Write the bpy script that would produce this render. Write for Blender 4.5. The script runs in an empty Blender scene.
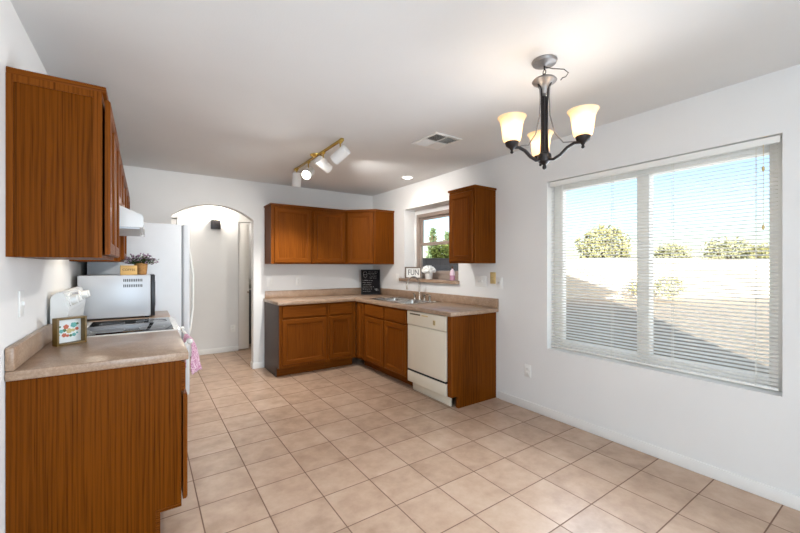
import bpy, bmesh, math, random
from mathutils import Vector, Matrix, noise
random.seed(7)
PI = math.pi
scene = bpy.context.scene
C = scene.collection

# ------------------------------------------------------------------ camera, world, lights
cam_d = bpy.data.cameras.new('camera')
cam = bpy.data.objects.new('camera', cam_d); C.objects.link(cam)
cam_d.sensor_width = 36.0
cam_d.lens = 371.1 / 800 * 36.0
cam_d.clip_start = 0.02; cam_d.clip_end = 400
cam.location = (0, 0, 1.333)
cam.rotation_euler = (PI / 2, 0, -0.6014)
scene.camera = cam

vs = scene.view_settings
vs.view_transform = 'Standard'; vs.look = 'None'; vs.gamma = 1.0; vs.use_curve_mapping = False
vs.exposure = 0.18
scene.display_settings.display_device = 'sRGB'

world = bpy.data.worlds.new('sky'); scene.world = world
world.use_nodes = True
wn = world.node_tree.nodes; wl = world.node_tree.links
wn.clear()
w_out = wn.new('ShaderNodeOutputWorld'); w_bg = wn.new('ShaderNodeBackground'); w_sky = wn.new('ShaderNodeTexSky')
w_sky.sky_type = 'NISHITA'; w_sky.sun_disc = False
w_sky.sun_elevation = math.radians(32); w_sky.sun_rotation = math.radians(232)
w_sky.air_density = 1.0; w_sky.dust_density = 1.0; w_sky.ozone_density = 1.2
w_bg.inputs['Strength'].default_value = 0.23
wl.new(w_sky.outputs[0], w_bg.inputs[0]); wl.new(w_bg.outputs[0], w_out.inputs[0])

def lamp(name, kind, loc, energy, color=(1, 1, 1), rot=None, **kw):
    d = bpy.data.lights.new(name, kind); d.energy = energy; d.color = color
    for k, v in kw.items(): setattr(d, k, v)
    o = bpy.data.objects.new(name, d); C.objects.link(o); o.location = loc
    if rot is not None: o.rotation_euler = rot
    return o
def aim(o, target):
    o.rotation_euler = (Vector(target) - o.location).to_track_quat('-Z', 'Y').to_euler()

SUN_EL = math.radians(16)
sun = lamp('sun', 'SUN', (-20, -15, 12), 15.0, (1.0, 0.97, 0.91), angle=0.009)
sun_dir = Vector((0.80 * math.cos(SUN_EL), 0.60 * math.cos(SUN_EL), -math.sin(SUN_EL)))
sun.rotation_euler = sun_dir.to_track_quat('-Z', 'Y').to_euler()
# added fill light behind the camera, at the opening made for it
rear = lamp('rear_fill', 'AREA', (0.45, -1.74, 1.25), 62, (0.77, 0.95, 1.12), shape='RECTANGLE', size=1.6, size_y=2.0)
aim(rear, (0.2, 5, 1.8))
# added fill light on the room side of the blind, standing in for daylight
wlight = lamp('window_fill', 'AREA', (2.875, 1.245, 1.22), 24, (0.86, 0.95, 1.06), shape='RECTANGLE', size=1.3, size_y=1.0, spread=2.3)
aim(wlight, (0, 1.245, 0.95))

wslat = lamp('slat_fill', 'AREA', (3.36, 1.245, 1.40), 10, (0.95, 0.98, 1.0), shape='RECTANGLE', size=1.5, size_y=1.45)  # added area light outside the glass to brighten the slats
aim(wslat, (0, 1.245, 1.1))

# ------------------------------------------------------------------ materials
def s2l(c):
    return tuple((x / 12.92 if x <= 0.04045 else ((x + 0.055) / 1.055) ** 2.4) for x in [v / 255 for v in c])
def new_mat(name):
    m = bpy.data.materials.new(name); m.use_nodes = True
    nt = m.node_tree
    return m, nt, nt.nodes['Principled BSDF']
def N(nt, t, **kw):
    n = nt.nodes.new(t)
    for k, v in kw.items(): setattr(n, k, v)
    return n
def ramp(nt, stops):
    r = N(nt, 'ShaderNodeValToRGB')
    e = r.color_ramp.elements
    e[0].position, e[0].color = stops[0][0], (*stops[0][1], 1)
    e[1].position, e[1].color = stops[-1][0], (*stops[-1][1], 1)
    for p, c in stops[1:-1]:
        x = e.new(p); x.color = (*c, 1)
    return r
def mat(name, rgb, rough=0.5, metal=0.0, var=0.06, scale=12.0, bump=0.0, bscale=None, spec=0.5, coat=0.0, stretch=(1, 1, 1), linear=False):
    """plain procedural material: slight noise in colour, optional bump"""
    m, nt, b = new_mat(name)
    c = rgb if linear else s2l(rgb)
    tc = N(nt, 'ShaderNodeTexCoord'); mp = N(nt, 'ShaderNodeMapping'); mp.inputs['Scale'].default_value = stretch
    nt.links.new(tc.outputs['Object'], mp.inputs[0])
    nz = N(nt, 'ShaderNodeTexNoise'); nz.inputs['Scale'].default_value = scale; nz.inputs['Detail'].default_value = 4
    nt.links.new(mp.outputs[0], nz.inputs['Vector'])
    r = ramp(nt, [(0.3, tuple(max(0, x * (1 - var)) for x in c)), (0.7, tuple(min(1, x * (1 + var)) for x in c))])
    nt.links.new(nz.outputs['Fac'], r.inputs[0]); nt.links.new(r.outputs[0], b.inputs['Base Color'])
    b.inputs['Roughness'].default_value = rough; b.inputs['Metallic'].default_value = metal
    b.inputs['Specular IOR Level'].default_value = spec; b.inputs['Coat Weight'].default_value = coat
    if bump:
        n2 = N(nt, 'ShaderNodeTexNoise'); n2.inputs['Scale'].default_value = bscale or scale * 4; n2.inputs['Detail'].default_value = 3
        nt.links.new(mp.outputs[0], n2.inputs['Vector'])
        bp = N(nt, 'ShaderNodeBump'); bp.inputs['Strength'].default_value = bump; bp.inputs['Distance'].default_value = 0.002
        nt.links.new(n2.outputs['Fac'], bp.inputs['Height']); nt.links.new(bp.outputs[0], b.inputs['Normal'])
    return m
def wood(name, light, dark, horizontal=False, rough=0.38, scale=1.0):
    m, nt, b = new_mat(name)
    tc = N(nt, 'ShaderNodeTexCoord')
    oi = N(nt, 'ShaderNodeObjectInfo')
    off = N(nt, 'ShaderNodeVectorMath', operation='SCALE'); 
    cmb = N(nt, 'ShaderNodeCombineXYZ')
    for i in range(3): nt.links.new(oi.outputs['Random'], cmb.inputs[i])
    nt.links.new(cmb.outputs[0], off.inputs[0]); off.inputs['Scale'].default_value = 3.7
    add = N(nt, 'ShaderNodeVectorMath', operation='ADD')
    nt.links.new(tc.outputs['Object'], add.inputs[0]); nt.links.new(off.outputs[0], add.inputs[1])
    mp = N(nt, 'ShaderNodeMapping'); nt.links.new(add.outputs[0], mp.inputs[0])
    if horizontal: mp.inputs['Scale'].default_value = (0.10, 0.10, 1)
    else:
        rot = N(nt, 'ShaderNodeMapping'); rot.inputs['Rotation'].default_value = (0, 0, PI / 4)
        nt.links.new(add.outputs[0], rot.inputs[0]); nt.links.new(rot.outputs[0], mp.inputs[0])
        mp.inputs['Scale'].default_value = (1, 1, 0.06)
    # slow warp bends the rings into cathedral arches
    wv = N(nt, 'ShaderNodeTexWave', wave_type='BANDS', bands_direction='Z' if horizontal else 'X')
    wv.inputs['Scale'].default_value = 30 * scale; wv.inputs['Distortion'].default_value = 8
    wv.inputs['Detail'].default_value = 2.5; wv.inputs['Detail Scale'].default_value = 0.9; wv.inputs['Detail Roughness'].default_value = 0.6
    nt.links.new(mp.outputs[0], wv.inputs['Vector'])
    fine = N(nt, 'ShaderNodeTexNoise'); fine.inputs['Scale'].default_value = 190; fine.inputs['Detail'].default_value = 3
    mp2 = N(nt, 'ShaderNodeMapping'); mp2.inputs['Scale'].default_value = (0.25, 0.25, 1) if horizontal else (1, 1, 0.25)
    nt.links.new(mp.outputs[0], mp2.inputs[0]); nt.links.new(mp2.outputs[0], fine.inputs['Vector'])
    big = N(nt, 'ShaderNodeTexNoise'); big.inputs['Scale'].default_value = 4; nt.links.new(mp.outputs[0], big.inputs['Vector'])
    mx = N(nt, 'ShaderNodeMath', operation='MULTIPLY_ADD'); nt.links.new(wv.outputs['Fac'], mx.inputs[0]); mx.inputs[1].default_value = 0.22
    nt.links.new(fine.outputs['Fac'], mx.inputs[2])
    mx2 = N(nt, 'ShaderNodeMath', operation='MULTIPLY_ADD'); nt.links.new(big.outputs['Fac'], mx2.inputs[0]); mx2.inputs[1].default_value = 0.55
    nt.links.new(mx.outputs[0], mx2.inputs[2])
    L, D = s2l(light), s2l(dark)
    mid = tuple((a * 0.6 + c * 0.4) for a, c in zip(L, D))
    r = ramp(nt, [(0.50, D), (0.78, mid), (1.0, L)])
    nt.links.new(mx2.outputs[0], r.inputs[0]); nt.links.new(r.outputs[0], b.inputs['Base Color'])
    b.inputs['Roughness'].default_value = rough
    b.inputs['Specular IOR Level'].default_value = 0.05
    bp = N(nt, 'ShaderNodeBump'); bp.inputs['Strength'].default_value = 0.12; bp.inputs['Distance'].default_value = 0.001
    nt.links.new(fine.outputs['Fac'], bp.inputs['Height']); nt.links.new(bp.outputs[0], b.inputs['Normal'])
    return m
def emis(name, rgb, strength):
    m, nt, b = new_mat(name)
    b.inputs['Base Color'].default_value = (*s2l(rgb), 1)
    b.inputs['Emission Color'].default_value = (*s2l(rgb), 1); b.inputs['Emission Strength'].default_value = strength
    return m

OAK_L, OAK_D = (122, 66, 18), (76, 34, 4)
M = {}
M['oak'] = wood('oak_vertical_grain', OAK_L, OAK_D)
M['oak_h'] = wood('oak_horizontal_grain', OAK_L, OAK_D, horizontal=True)
M['oak_panel'] = wood('oak_end_panel', (110, 57, 8), (64, 27, 1), scale=0.7)
M['oak_dark'] = mat('dark_brown_side', (64, 44, 32), 0.5, var=0.12, scale=9, stretch=(1, 1, 0.1))  # brown darker than the other oak panels
M['gap'] = mat('dark_reveal', (46, 22, 10), 0.8)
M['wall'] = mat('white_wall_paint', (232, 230, 227), 0.85, var=0.012, scale=3, bump=0.25, bscale=160, spec=0.2)
M['ceiling'] = mat('white_ceiling_paint', (230, 229, 227), 0.9, var=0.012, scale=3, bump=0.3, bscale=120, spec=0.15)
M['trim'] = mat('white_trim_paint', (238, 236, 232), 0.45, var=0.01)
M['door_paint'] = mat('white_door_paint', (232, 228, 222), 0.4, var=0.01)
M['plastic'] = mat('white_plastic', (240, 238, 233), 0.35, var=0.01)
M['almond'] = mat('almond_plastic', (214, 188, 130), 0.4, var=0.03)
M['enamel'] = mat('white_enamel', (238, 237, 233), 0.18, var=0.01, spec=0.6)
M['fridge'] = mat('fridge_white_textured', (226, 229, 232), 0.4, var=0.01, bump=0.15, bscale=260)
M['grey_gasket'] = mat('grey_gasket', (150, 152, 156), 0.6)
M['bisque'] = mat('bisque_enamel', (228, 219, 200), 0.28, var=0.012, spec=0.55)
M['bisque_dark'] = mat('bisque_shadow_line', (98, 84, 60), 0.6)
M['black'] = mat('black_plastic', (26, 25, 26), 0.35)
M['soft_black'] = mat('black_matte', (32, 30, 30), 0.7)
M['glass_black'] = mat('black_ceramic_glass', (22, 24, 27), 0.06, var=0.3, scale=3, spec=0.7)
M['silver'] = mat('silver_painted_metal', (196, 199, 204), 0.38, metal=0.25, var=0.01)
M['steel'] = mat('brushed_stainless', (190, 188, 184), 0.27, metal=1.0, var=0.05, scale=40, stretch=(1, 0.05, 1))
M['chrome'] = mat('satin_nickel', (196, 186, 174), 0.22, metal=1.0, var=0.02)
M['brass'] = mat('polished_brass', (206, 176, 92), 0.25, metal=0.9, var=0.04)
M['bronze'] = mat('oil_rubbed_bronze', (52, 47, 46), 0.42, metal=0.6, var=0.12, scale=60)
M['bronze_grey'] = mat('brushed_bronze_face', (140, 135, 132), 0.38, metal=0.45, var=0.1, scale=50)
M['can'] = mat('white_lamp_can', (236, 234, 230), 0.4, var=0.01)
M['slat'] = mat('white_blind_slat', (238, 236, 230), 0.45, var=0.01)
def mk_slat():
    m, nt, b = new_mat('white_vinyl_blind_slat')
    tc = N(nt, 'ShaderNodeTexCoord'); nz = N(nt, 'ShaderNodeTexNoise'); nz.inputs['Scale'].default_value = 20
    nt.links.new(tc.outputs['Object'], nz.inputs['Vector'])
    r = ramp(nt, [(0.3, s2l((240, 237, 230))), (0.7, s2l((246, 243, 237)))]); nt.links.new(nz.outputs['Fac'], r.inputs[0])
    nt.links.new(r.outputs[0], b.inputs['Base Color']); b.inputs['Roughness'].default_value = 0.5
    t = N(nt, 'ShaderNodeBsdfTranslucent'); nt.links.new(r.outputs[0], t.inputs[0])
    mx = N(nt, 'ShaderNodeMixShader'); mx.inputs[0].default_value = 0.3
    nt.links.new(b.outputs[0], mx.inputs[1]); nt.links.new(t.outputs[0], mx.inputs[2]); nt.links.new(mx.outputs[0], nt.nodes['Material Output'].inputs[0])
    return m
M['vinyl_slat'] = mk_slat()
M['cord'] = mat('white_cord', (228, 224, 214), 0.8)
M['taupe_frame'] = mat('taupe_window_frame', (160, 143, 131), 0.45, var=0.02)
M['vinyl'] = mat('white_window_vinyl', (240, 238, 234), 0.4, var=0.01)
M['gold_wood'] = mat('bronze_gold_frame', (112, 86, 36), 0.45, var=0.12, scale=30)
M['pale_wood'] = mat('pale_wood_block', (214, 172, 104), 0.6, var=0.08, scale=20, stretch=(0.2, 1, 1))
M['dark_wood'] = mat('dark_wood_side', (88, 58, 28), 0.6, var=0.1)
M['burlap'] = mat('burlap_pot', (176, 128, 74), 0.9, var=0.2, scale=60, bump=0.6, bscale=220)
M['leaf'] = mat('dark_green_leaf', (58, 86, 36), 0.6, var=0.35, scale=30)
M['flower'] = mat('lilac_flower', (168, 140, 166), 0.7, var=0.2, scale=40)
M['stem'] = mat('thin_stem', (70, 66, 40), 0.7)
M['paper'] = mat('white_paper', (240, 240, 236), 0.8, var=0.01)
M['ink'] = mat('dark_grey_ink', (86, 84, 84), 0.7)
M['inkbrown'] = mat('brown_ink', (92, 62, 40), 0.7)
M['grey_wood'] = mat('weathered_grey_wood', (122, 106, 94), 0.7, var=0.15, scale=40, stretch=(1, 0.2, 1))
M['chalk'] = mat('chalk_white', (214, 212, 208), 0.9, var=0.15, scale=90)
M['board'] = mat('chalkboard_black', (24, 22, 24), 0.8, var=0.25, scale=14, spec=0.12)
M['pink_liquid'] = mat('pink_soap', (198, 142, 168), 0.2, var=0.04)
M['pink_pale'] = mat('pale_pink_plastic', (232, 206, 218), 0.3, var=0.03)
M['tissue'] = mat('white_petals', (240, 238, 232), 0.85, var=0.02, bump=0.4, bscale=60)
M['teal'] = mat('teal_print', (112, 178, 170), 0.8, var=0.1)
M['coral'] = mat('coral_print', (204, 112, 84), 0.8, var=0.1)
M['sandp'] = mat('sand_print', (206, 186, 132), 0.8, var=0.1)
M['greenp'] = mat('green_print', (92, 128, 88), 0.8, var=0.1)
M['socket'] = mat('socket_slot', (120, 116, 110), 0.6)
M['black_metal'] = mat('dark_square_sconce', (58, 54, 54), 0.35, metal=0.5, var=0.3, scale=30)
M['grille'] = mat('dark_duct', (70, 68, 66), 0.8)
M['appliance_grey'] = mat('dark_grey_appliance', (70, 72, 74), 0.4, var=0.05)
M['lens'] = emis('lit_lamp_lens', (255, 246, 232), 14)
M['bulb'] = emis('lit_bulb', (255, 238, 214), 16)
M['glow'] = emis('lit_sconce_lens', (255, 236, 205), 10)

def mk_towel():
    m, nt, b = new_mat('pink_printed_towel')
    tc = N(nt, 'ShaderNodeTexCoord')
    v = N(nt, 'ShaderNodeTexVoronoi'); v.inputs['Scale'].default_value = 105
    nt.links.new(tc.outputs['Object'], v.inputs['Vector'])
    r = ramp(nt, [(0.28, s2l((178, 100, 140))), (0.42, s2l((200, 140, 168))), (0.58, s2l((228, 198, 210)))])
    nt.links.new(v.outputs['Distance'], r.inputs[0]); nt.links.new(r.outputs[0], b.inputs['Base Color'])
    b.inputs['Roughness'].default_value = 0.95; b.inputs['Specular IOR Level'].default_value = 0.1
    return m
M['towel'] = mk_towel()

def mk_laminate():
    m, nt, b = new_mat('taupe_laminate_countertop')
    tc = N(nt, 'ShaderNodeTexCoord')
    a = N(nt, 'ShaderNodeTexNoise'); a.inputs['Scale'].default_value = 90; a.inputs['Detail'].default_value = 5; a.inputs['Roughness'].default_value = 0.7
    c = N(nt, 'ShaderNodeTexNoise'); c.inputs['Scale'].default_value = 14; c.inputs['Detail'].default_value = 3
    for n in (a, c): nt.links.new(tc.outputs['Object'], n.inputs['Vector'])
    s = N(nt, 'ShaderNodeMath', operation='MULTIPLY_ADD'); nt.links.new(c.outputs['Fac'], s.inputs[0]); s.inputs[1].default_value = 0.5
    nt.links.new(a.outputs['Fac'], s.inputs[2])
    r = ramp(nt, [(0.5, s2l((138, 111, 89))), (0.74, s2l((160, 132, 109))), (1.0, s2l((184, 159, 136)))])
    nt.links.new(s.outputs[0], r.inputs[0]); nt.links.new(r.outputs[0], b.inputs['Base Color'])
    b.inputs['Roughness'].default_value = 0.3
    return m
M['laminate'] = mk_laminate()

def mk_tile():
    m, nt, b = new_mat('beige_ceramic_floor_tile')
    L = nt.links
    tc = N(nt, 'ShaderNodeTexCoord'); sp = N(nt, 'ShaderNodeSeparateXYZ'); L.new(tc.outputs['Object'], sp.inputs[0])
    def mth(op, a, bb=None):
        n = N(nt, 'ShaderNodeMath', operation=op)
        for i, v in enumerate((a, bb)):
            if v is None: continue
            if isinstance(v, (int, float)): n.inputs[i].default_value = v
            else: L.new(v, n.inputs[i])
        return n.outputs[0]
    def axis(o, off, p):
        q = mth('DIVIDE', mth('SUBTRACT', o, off), p)
        f = mth('FRACT', q); idx = mth('FLOOR', q)
        return mth('MULTIPLY', mth('MINIMUM', f, mth('SUBTRACT', 1.0, f)), p), idx
    dx, ix = axis(sp.outputs[0], 0.5494 - 0.30306 * 20, 0.30306)
    dy, iy = axis(sp.outputs[1], 3.2416 - 0.30467 * 30, 0.30467)
    d = mth('MINIMUM', dx, dy)
    g = N(nt, 'ShaderNodeMapRange'); g.inputs[1].default_value = 0.0022; g.inputs[2].default_value = 0.0042; L.new(d, g.inputs[0])
    ids = N(nt, 'ShaderNodeCombineXYZ'); L.new(ix, ids.inputs[0]); L.new(iy, ids.inputs[1])
    wn_ = N(nt, 'ShaderNodeTexWhiteNoise', noise_dimensions='3D'); L.new(ids.outputs[0], wn_.inputs['Vector'])
    sc = N(nt, 'ShaderNodeVectorMath', operation='SCALE'); L.new(wn_.outputs['Color'], sc.inputs[0]); sc.inputs['Scale'].default_value = 20
    ad = N(nt, 'ShaderNodeVectorMath', operation='ADD'); L.new(tc.outputs['Object'], ad.inputs[0]); L.new(sc.outputs[0], ad.inputs[1])
    n1 = N(nt, 'ShaderNodeTexNoise'); n1.inputs['Scale'].default_value = 7; n1.inputs['Detail'].default_value = 5; n1.inputs['Roughness'].default_value = 0.6
    L.new(ad.outputs[0], n1.inputs['Vector'])
    sh = mth('ADD', n1.outputs['Fac'], mth('MULTIPLY', mth('SUBTRACT', wn_.outputs['Value'], 0.5), 0.12))
    r = ramp(nt, [(0.28, s2l((168, 138, 114))), (0.52, s2l((190, 160, 136))), (0.76, s2l((204, 178, 155)))])
    L.new(sh, r.inputs[0])
    mx = N(nt, 'ShaderNodeMix', data_type='RGBA'); L.new(g.outputs[0], mx.inputs[0])
    mx.inputs[6].default_value = (*s2l((122, 94, 76)), 1); L.new(r.outputs[0], mx.inputs[7])
    L.new(mx.outputs[2], b.inputs['Base Color'])
    rr = N(nt, 'ShaderNodeMapRange'); rr.inputs[3].default_value = 0.8; rr.inputs[4].default_value = 0.34; L.new(g.outputs[0], rr.inputs[0])
    L.new(rr.outputs[0], b.inputs['Roughness'])
    n2 = N(nt, 'ShaderNodeTexNoise'); n2.inputs['Scale'].default_value = 30; L.new(ad.outputs[0], n2.inputs['Vector'])
    hsum = mth('ADD', mth('MULTIPLY', n2.outputs['Fac'], 0.15), g.outputs[0])
    bp = N(nt, 'ShaderNodeBump'); bp.inputs['Strength'].default_value = 0.5; bp.inputs['Distance'].default_value = 0.002
    L.new(hsum, bp.inputs['Height']); L.new(bp.outputs[0], b.inputs['Normal'])
    return m
M['tile'] = mk_tile()

def mk_glass():
    m, nt, b = new_mat('window_glass')
    nt.nodes.remove(b)
    o = nt.nodes['Material Output']
    t = N(nt, 'ShaderNodeBsdfTransparent'); t.inputs[0].default_value = (0.96, 0.975, 0.97, 1)
    g = N(nt, 'ShaderNodeBsdfGlossy'); g.inputs['Roughness'].default_value = 0.02
    fr = N(nt, 'ShaderNodeFresnel'); fr.inputs[0].default_value = 1.35
    nz = N(nt, 'ShaderNodeTexNoise'); nz.inputs['Scale'].default_value = 2
    bp = N(nt, 'ShaderNodeBump'); bp.inputs['Strength'].default_value = 0.01; nt.links.new(nz.outputs['Fac'], bp.inputs['Height'])
    nt.links.new(bp.outputs[0], g.inputs['Normal'])
    ge = N(nt, 'ShaderNodeNewGeometry'); mm = N(nt, 'ShaderNodeMath', operation='SUBTRACT', use_clamp=True)
    nt.links.new(fr.outputs[0], mm.inputs[0]); nt.links.new(ge.outputs['Backfacing'], mm.inputs[1])
    mx = N(nt, 'ShaderNodeMixShader'); nt.links.new(mm.outputs[0], mx.inputs[0])
    nt.links.new(t.outputs[0], mx.inputs[1]); nt.links.new(g.outputs[0], mx.inputs[2]); nt.links.new(mx.outputs[0], o.inputs[0])
    return m
M['glass'] = mk_glass()

def mk_shade():
    m, nt, b = new_mat('lit_alabaster_glass')
    tc = N(nt, 'ShaderNodeTexCoord')
    nz = N(nt, 'ShaderNodeTexNoise'); nz.inputs['Scale'].default_value = 14; nz.inputs['Detail'].default_value = 3
    nt.links.new(tc.outputs['Object'], nz.inputs['Vector'])
    r = ramp(nt, [(0.3, s2l((250, 229, 198))), (0.7, s2l((253, 241, 220)))])
    nt.links.new(nz.outputs['Fac'], r.inputs[0])
    nt.nodes.remove(b)
    o = nt.nodes['Material Output']
    tr = N(nt, 'ShaderNodeBsdfTranslucent'); df = N(nt, 'ShaderNodeBsdfPrincipled')
    df.inputs['Roughness'].default_value = 0.25
    nt.links.new(r.outputs[0], tr.inputs[0]); nt.links.new(r.outputs[0], df.inputs['Base Color'])
    df.inputs['Emission Color'].default_value = (*s2l((250, 218, 168)), 1); df.inputs['Emission Strength'].default_value = 0.12
    mx = N(nt, 'ShaderNodeMixShader'); mx.inputs[0].default_value = 0.45
    nt.links.new(tr.outputs[0], mx.inputs[1]); nt.links.new(df.outputs[0], mx.inputs[2]); nt.links.new(mx.outputs[0], o.inputs[0])
    return m
M['shade'] = mk_shade()

M['gravel'] = mat('tan_desert_gravel', (184, 166, 144), 0.95, var=0.28, scale=9, bump=1.0, bscale=30)
M['block'] = mat('cream_block_wall', (226, 212, 192), 0.95, var=0.05, scale=3, bump=0.5, bscale=40)
M['shade_block'] = mat('shade_dark_block_wall', (104, 98, 94), 0.9, var=0.2, scale=12, stretch=(1, 1, 0.1))  # block wall with its shade put into the colour
M['stucco'] = mat('tan_stucco', (206, 188, 164), 0.95, var=0.05, scale=6, bump=0.5, bscale=80)
M['roof'] = mat('roof_tile', (150, 118, 98), 0.9, var=0.15, scale=6)
M['tree'] = mat('olive_tree_leaf', (150, 146, 100), 0.8, var=0.3, scale=3)
M['tree2'] = mat('sage_tree_leaf', (160, 158, 120), 0.8, var=0.3, scale=3)
M['pine'] = mat('yellow_green_tree_leaf', (168, 178, 92), 0.8, var=0.3, scale=3)
M['conifer'] = mat('grey_green_conifer', (104, 122, 84), 0.8, var=0.3, scale=3)
M['bark'] = mat('tree_bark', (104, 84, 66), 0.95, var=0.25, scale=20)

# ------------------------------------------------------------------ mesh helpers
class MB:
    def __init__(self): self.bm = bmesh.new()
    def box(self, x0, x1, y0, y1, z0, z1, bev=0.0, mi=0, seg=2):
        r = bmesh.ops.create_cube(self.bm, size=1)
        vs_ = r['verts']
        for v in vs_:
            v.co = Vector(((x0 + x1) / 2 + v.co.x * (x1 - x0), (y0 + y1) / 2 + v.co.y * (y1 - y0), (z0 + z1) / 2 + v.co.z * (z1 - z0)))
        fs = {f for v in vs_ for f in v.link_faces}
        for f in fs: f.material_index = mi
        if bev > 0:
            es = list({e for v in vs_ for e in v.link_edges})
            r2 = bmesh.ops.bevel(self.bm, geom=es, offset=bev, segments=seg, affect='EDGES', profile=0.5)
            for f in r2['faces']: f.material_index = mi
        return self
    def prism(self, pts, h, axis='z', a0=0.0, mi=0, bev=0.0):
        """closed polygon pts in the plane across axis, extruded from a0 to a0+h"""
        def P(p, t):
            return {'z': (p[0], p[1], t), 'y': (p[0], t, p[1]), 'x': (t, p[0], p[1])}[axis]
        a = [self.bm.verts.new(P(p, a0)) for p in pts]; b = [self.bm.verts.new(P(p, a0 + h)) for p in pts]
        fs = [self.bm.faces.new(a), self.bm.faces.new(b[::-1])]
        n = len(pts)
        for i in range(n): fs.append(self.bm.faces.new((a[i], b[i], b[(i + 1) % n], a[(i + 1) % n])))
        for f in fs: f.material_index = mi
        if bev:
            es = list({e for v in a + b for e in v.link_edges})
            bmesh.ops.bevel(self.bm, geom=es, offset=bev, segments=2, affect='EDGES')
        return self
    def lathe(self, prof, c=(0, 0, 0), n=28, mi=0, axis=None, cap=True):
        """profile of (radius, height) spun about z (or about axis vector) at c"""
        R = Matrix.Identity(3) if axis is None else Vector((0, 0, 1)).rotation_difference(Vector(axis).normalized()).to_matrix()
        rings = []
        for r, z in prof:
            rings.append([self.bm.verts.new(Vector(c) + R @ Vector((r * math.cos(2 * PI * k / n), r * math.sin(2 * PI * k / n), z))) for k in range(n)])
        for A, B in zip(rings, rings[1:]):
            for k in range(n):
                self.bm.faces.new((A[k], A[(k + 1) % n], B[(k + 1) % n], B[k])).material_index = mi
        if cap:
            self.bm.faces.new(rings[0][::-1]).material_index = mi; self.bm.faces.new(rings[-1]).material_index = mi
        return self
    def cyl(self, p0, p1, r, r1=None, n=20, mi=0):
        d = Vector(p1) - Vector(p0)
        return self.lathe([(r, 0), (r1 if r1 is not None else r, d.length)], p0, n, mi, d)
    def tube(self, pts, r, n=10, mi=0, flat=None):
        """swept tube; r a number or list; flat=(a,b) gives an elliptical section"""
        pts = [Vector(p) for p in pts]
        rings = []
        up = None
        for i, p in enumerate(pts):
            t = (pts[min(i + 1, len(pts) - 1)] - pts[max(i - 1, 0)]).normalized()
            if up is None:
                up = Vector((0, 0, 1)) if abs(t.z) < 0.9 else Vector((1, 0, 0))
            s = t.cross(up).normalized(); u = s.cross(t).normalized(); up = u
            rr = r[i] if isinstance(r, (list, tuple)) else r
            a, b_ = (rr, rr) if flat is None else (flat[0], flat[1])
            rings.append([self.bm.verts.new(p + s * a * math.cos(2 * PI * k / n) + u * b_ * math.sin(2 * PI * k / n)) for k in range(n)])
        for A, B in zip(rings, rings[1:]):
            for k in range(n):
                self.bm.faces.new((A[k], A[(k + 1) % n], B[(k + 1) % n], B[k])).material_index = mi
        self.bm.faces.new(rings[0][::-1]).material_index = mi; self.bm.faces.new(rings[-1]).material_index = mi
        return self
    def sphere(self, c, r, sub=2, sc=(1, 1, 1), mi=0):
        r_ = bmesh.ops.create_icosphere(self.bm, subdivisions=sub, radius=r)
        for v in r_['verts']: v.co = Vector(c) + Vector((v.co.x * sc[0], v.co.y * sc[1], v.co.z * sc[2]))
        for f in {f for v in r_['verts'] for f in v.link_faces}: f.material_index = mi
        return self
    def quad(self, a, b, c, d, mi=0):
        f = self.bm.faces.new([self.bm.verts.new(p) for p in (a, b, c, d)]); f.material_index = mi
        return self
    def xform(self, mtx):
        bmesh.ops.transform(self.bm, matrix=mtx, verts=self.bm.verts[:]); return self
    def build(self, name, mats, parent=None, smooth=True, loc=None, normals=True):
        if normals: bmesh.ops.recalc_face_normals(self.bm, faces=self.bm.faces[:])
        me = bpy.data.meshes.new(name); self.bm.to_mesh(me); self.bm.free()
        for m in (mats if isinstance(mats, (list, tuple)) else [mats]): me.materials.append(M[m] if isinstance(m, str) else m)
        if smooth:
            for p in me.polygons: p.use_smooth = True
            try: me.set_sharp_from_angle(angle=math.radians(35))
            except Exception: pass
        o = bpy.data.objects.new(name, me); C.objects.link(o)
        if parent is not None: o.parent = parent
        if loc is not None: o.location = loc
        return o
def tag(o, label, cat, group=None):
    o['label'] = label; o['category'] = cat
    if group: o['group'] = group
    return o
def thing(name, label, cat, loc=(0, 0, 0), rz=0.0, group=None):
    o = bpy.data.objects.new(name, None); o.empty_display_size = 0.05; C.objects.link(o)
    o.location = loc; o.rotation_euler = (0, 0, rz)
    return tag(o, label, cat, group)
def struct(o):
    o['kind'] = 'structure'; return o
def dup(root, loc, rz=None, label=None):
    r = root.copy(); C.objects.link(r); r.location = loc
    if rz is not None: r.rotation_euler = (0, 0, rz)
    if label: r['label'] = label
    for ch in list(root.children):
        c = ch.copy(); C.objects.link(c); c.parent = r
        for g in list(ch.children):
            d = g.copy(); C.objects.link(d); d.parent = c
    return r
def text_mesh(name, s, size, m, parent, mtx, extrude=0.0004):
    cu = bpy.data.curves.new(name, 'FONT'); cu.body = s; cu.size = size; cu.extrude = extrude
    cu.align_x = 'CENTER'; cu.align_y = 'CENTER'
    t = bpy.data.objects.new(name + '_tmp', cu); C.objects.link(t)
    bpy.context.view_layer.update()
    me = bpy.data.meshes.new_from_object(t)
    bpy.data.objects.remove(t)
    me.transform(mtx); me.materials.clear(); me.materials.append(M[m])
    o = bpy.data.objects.new(name, me); C.objects.link(o); o.parent = parent
    return o

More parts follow.
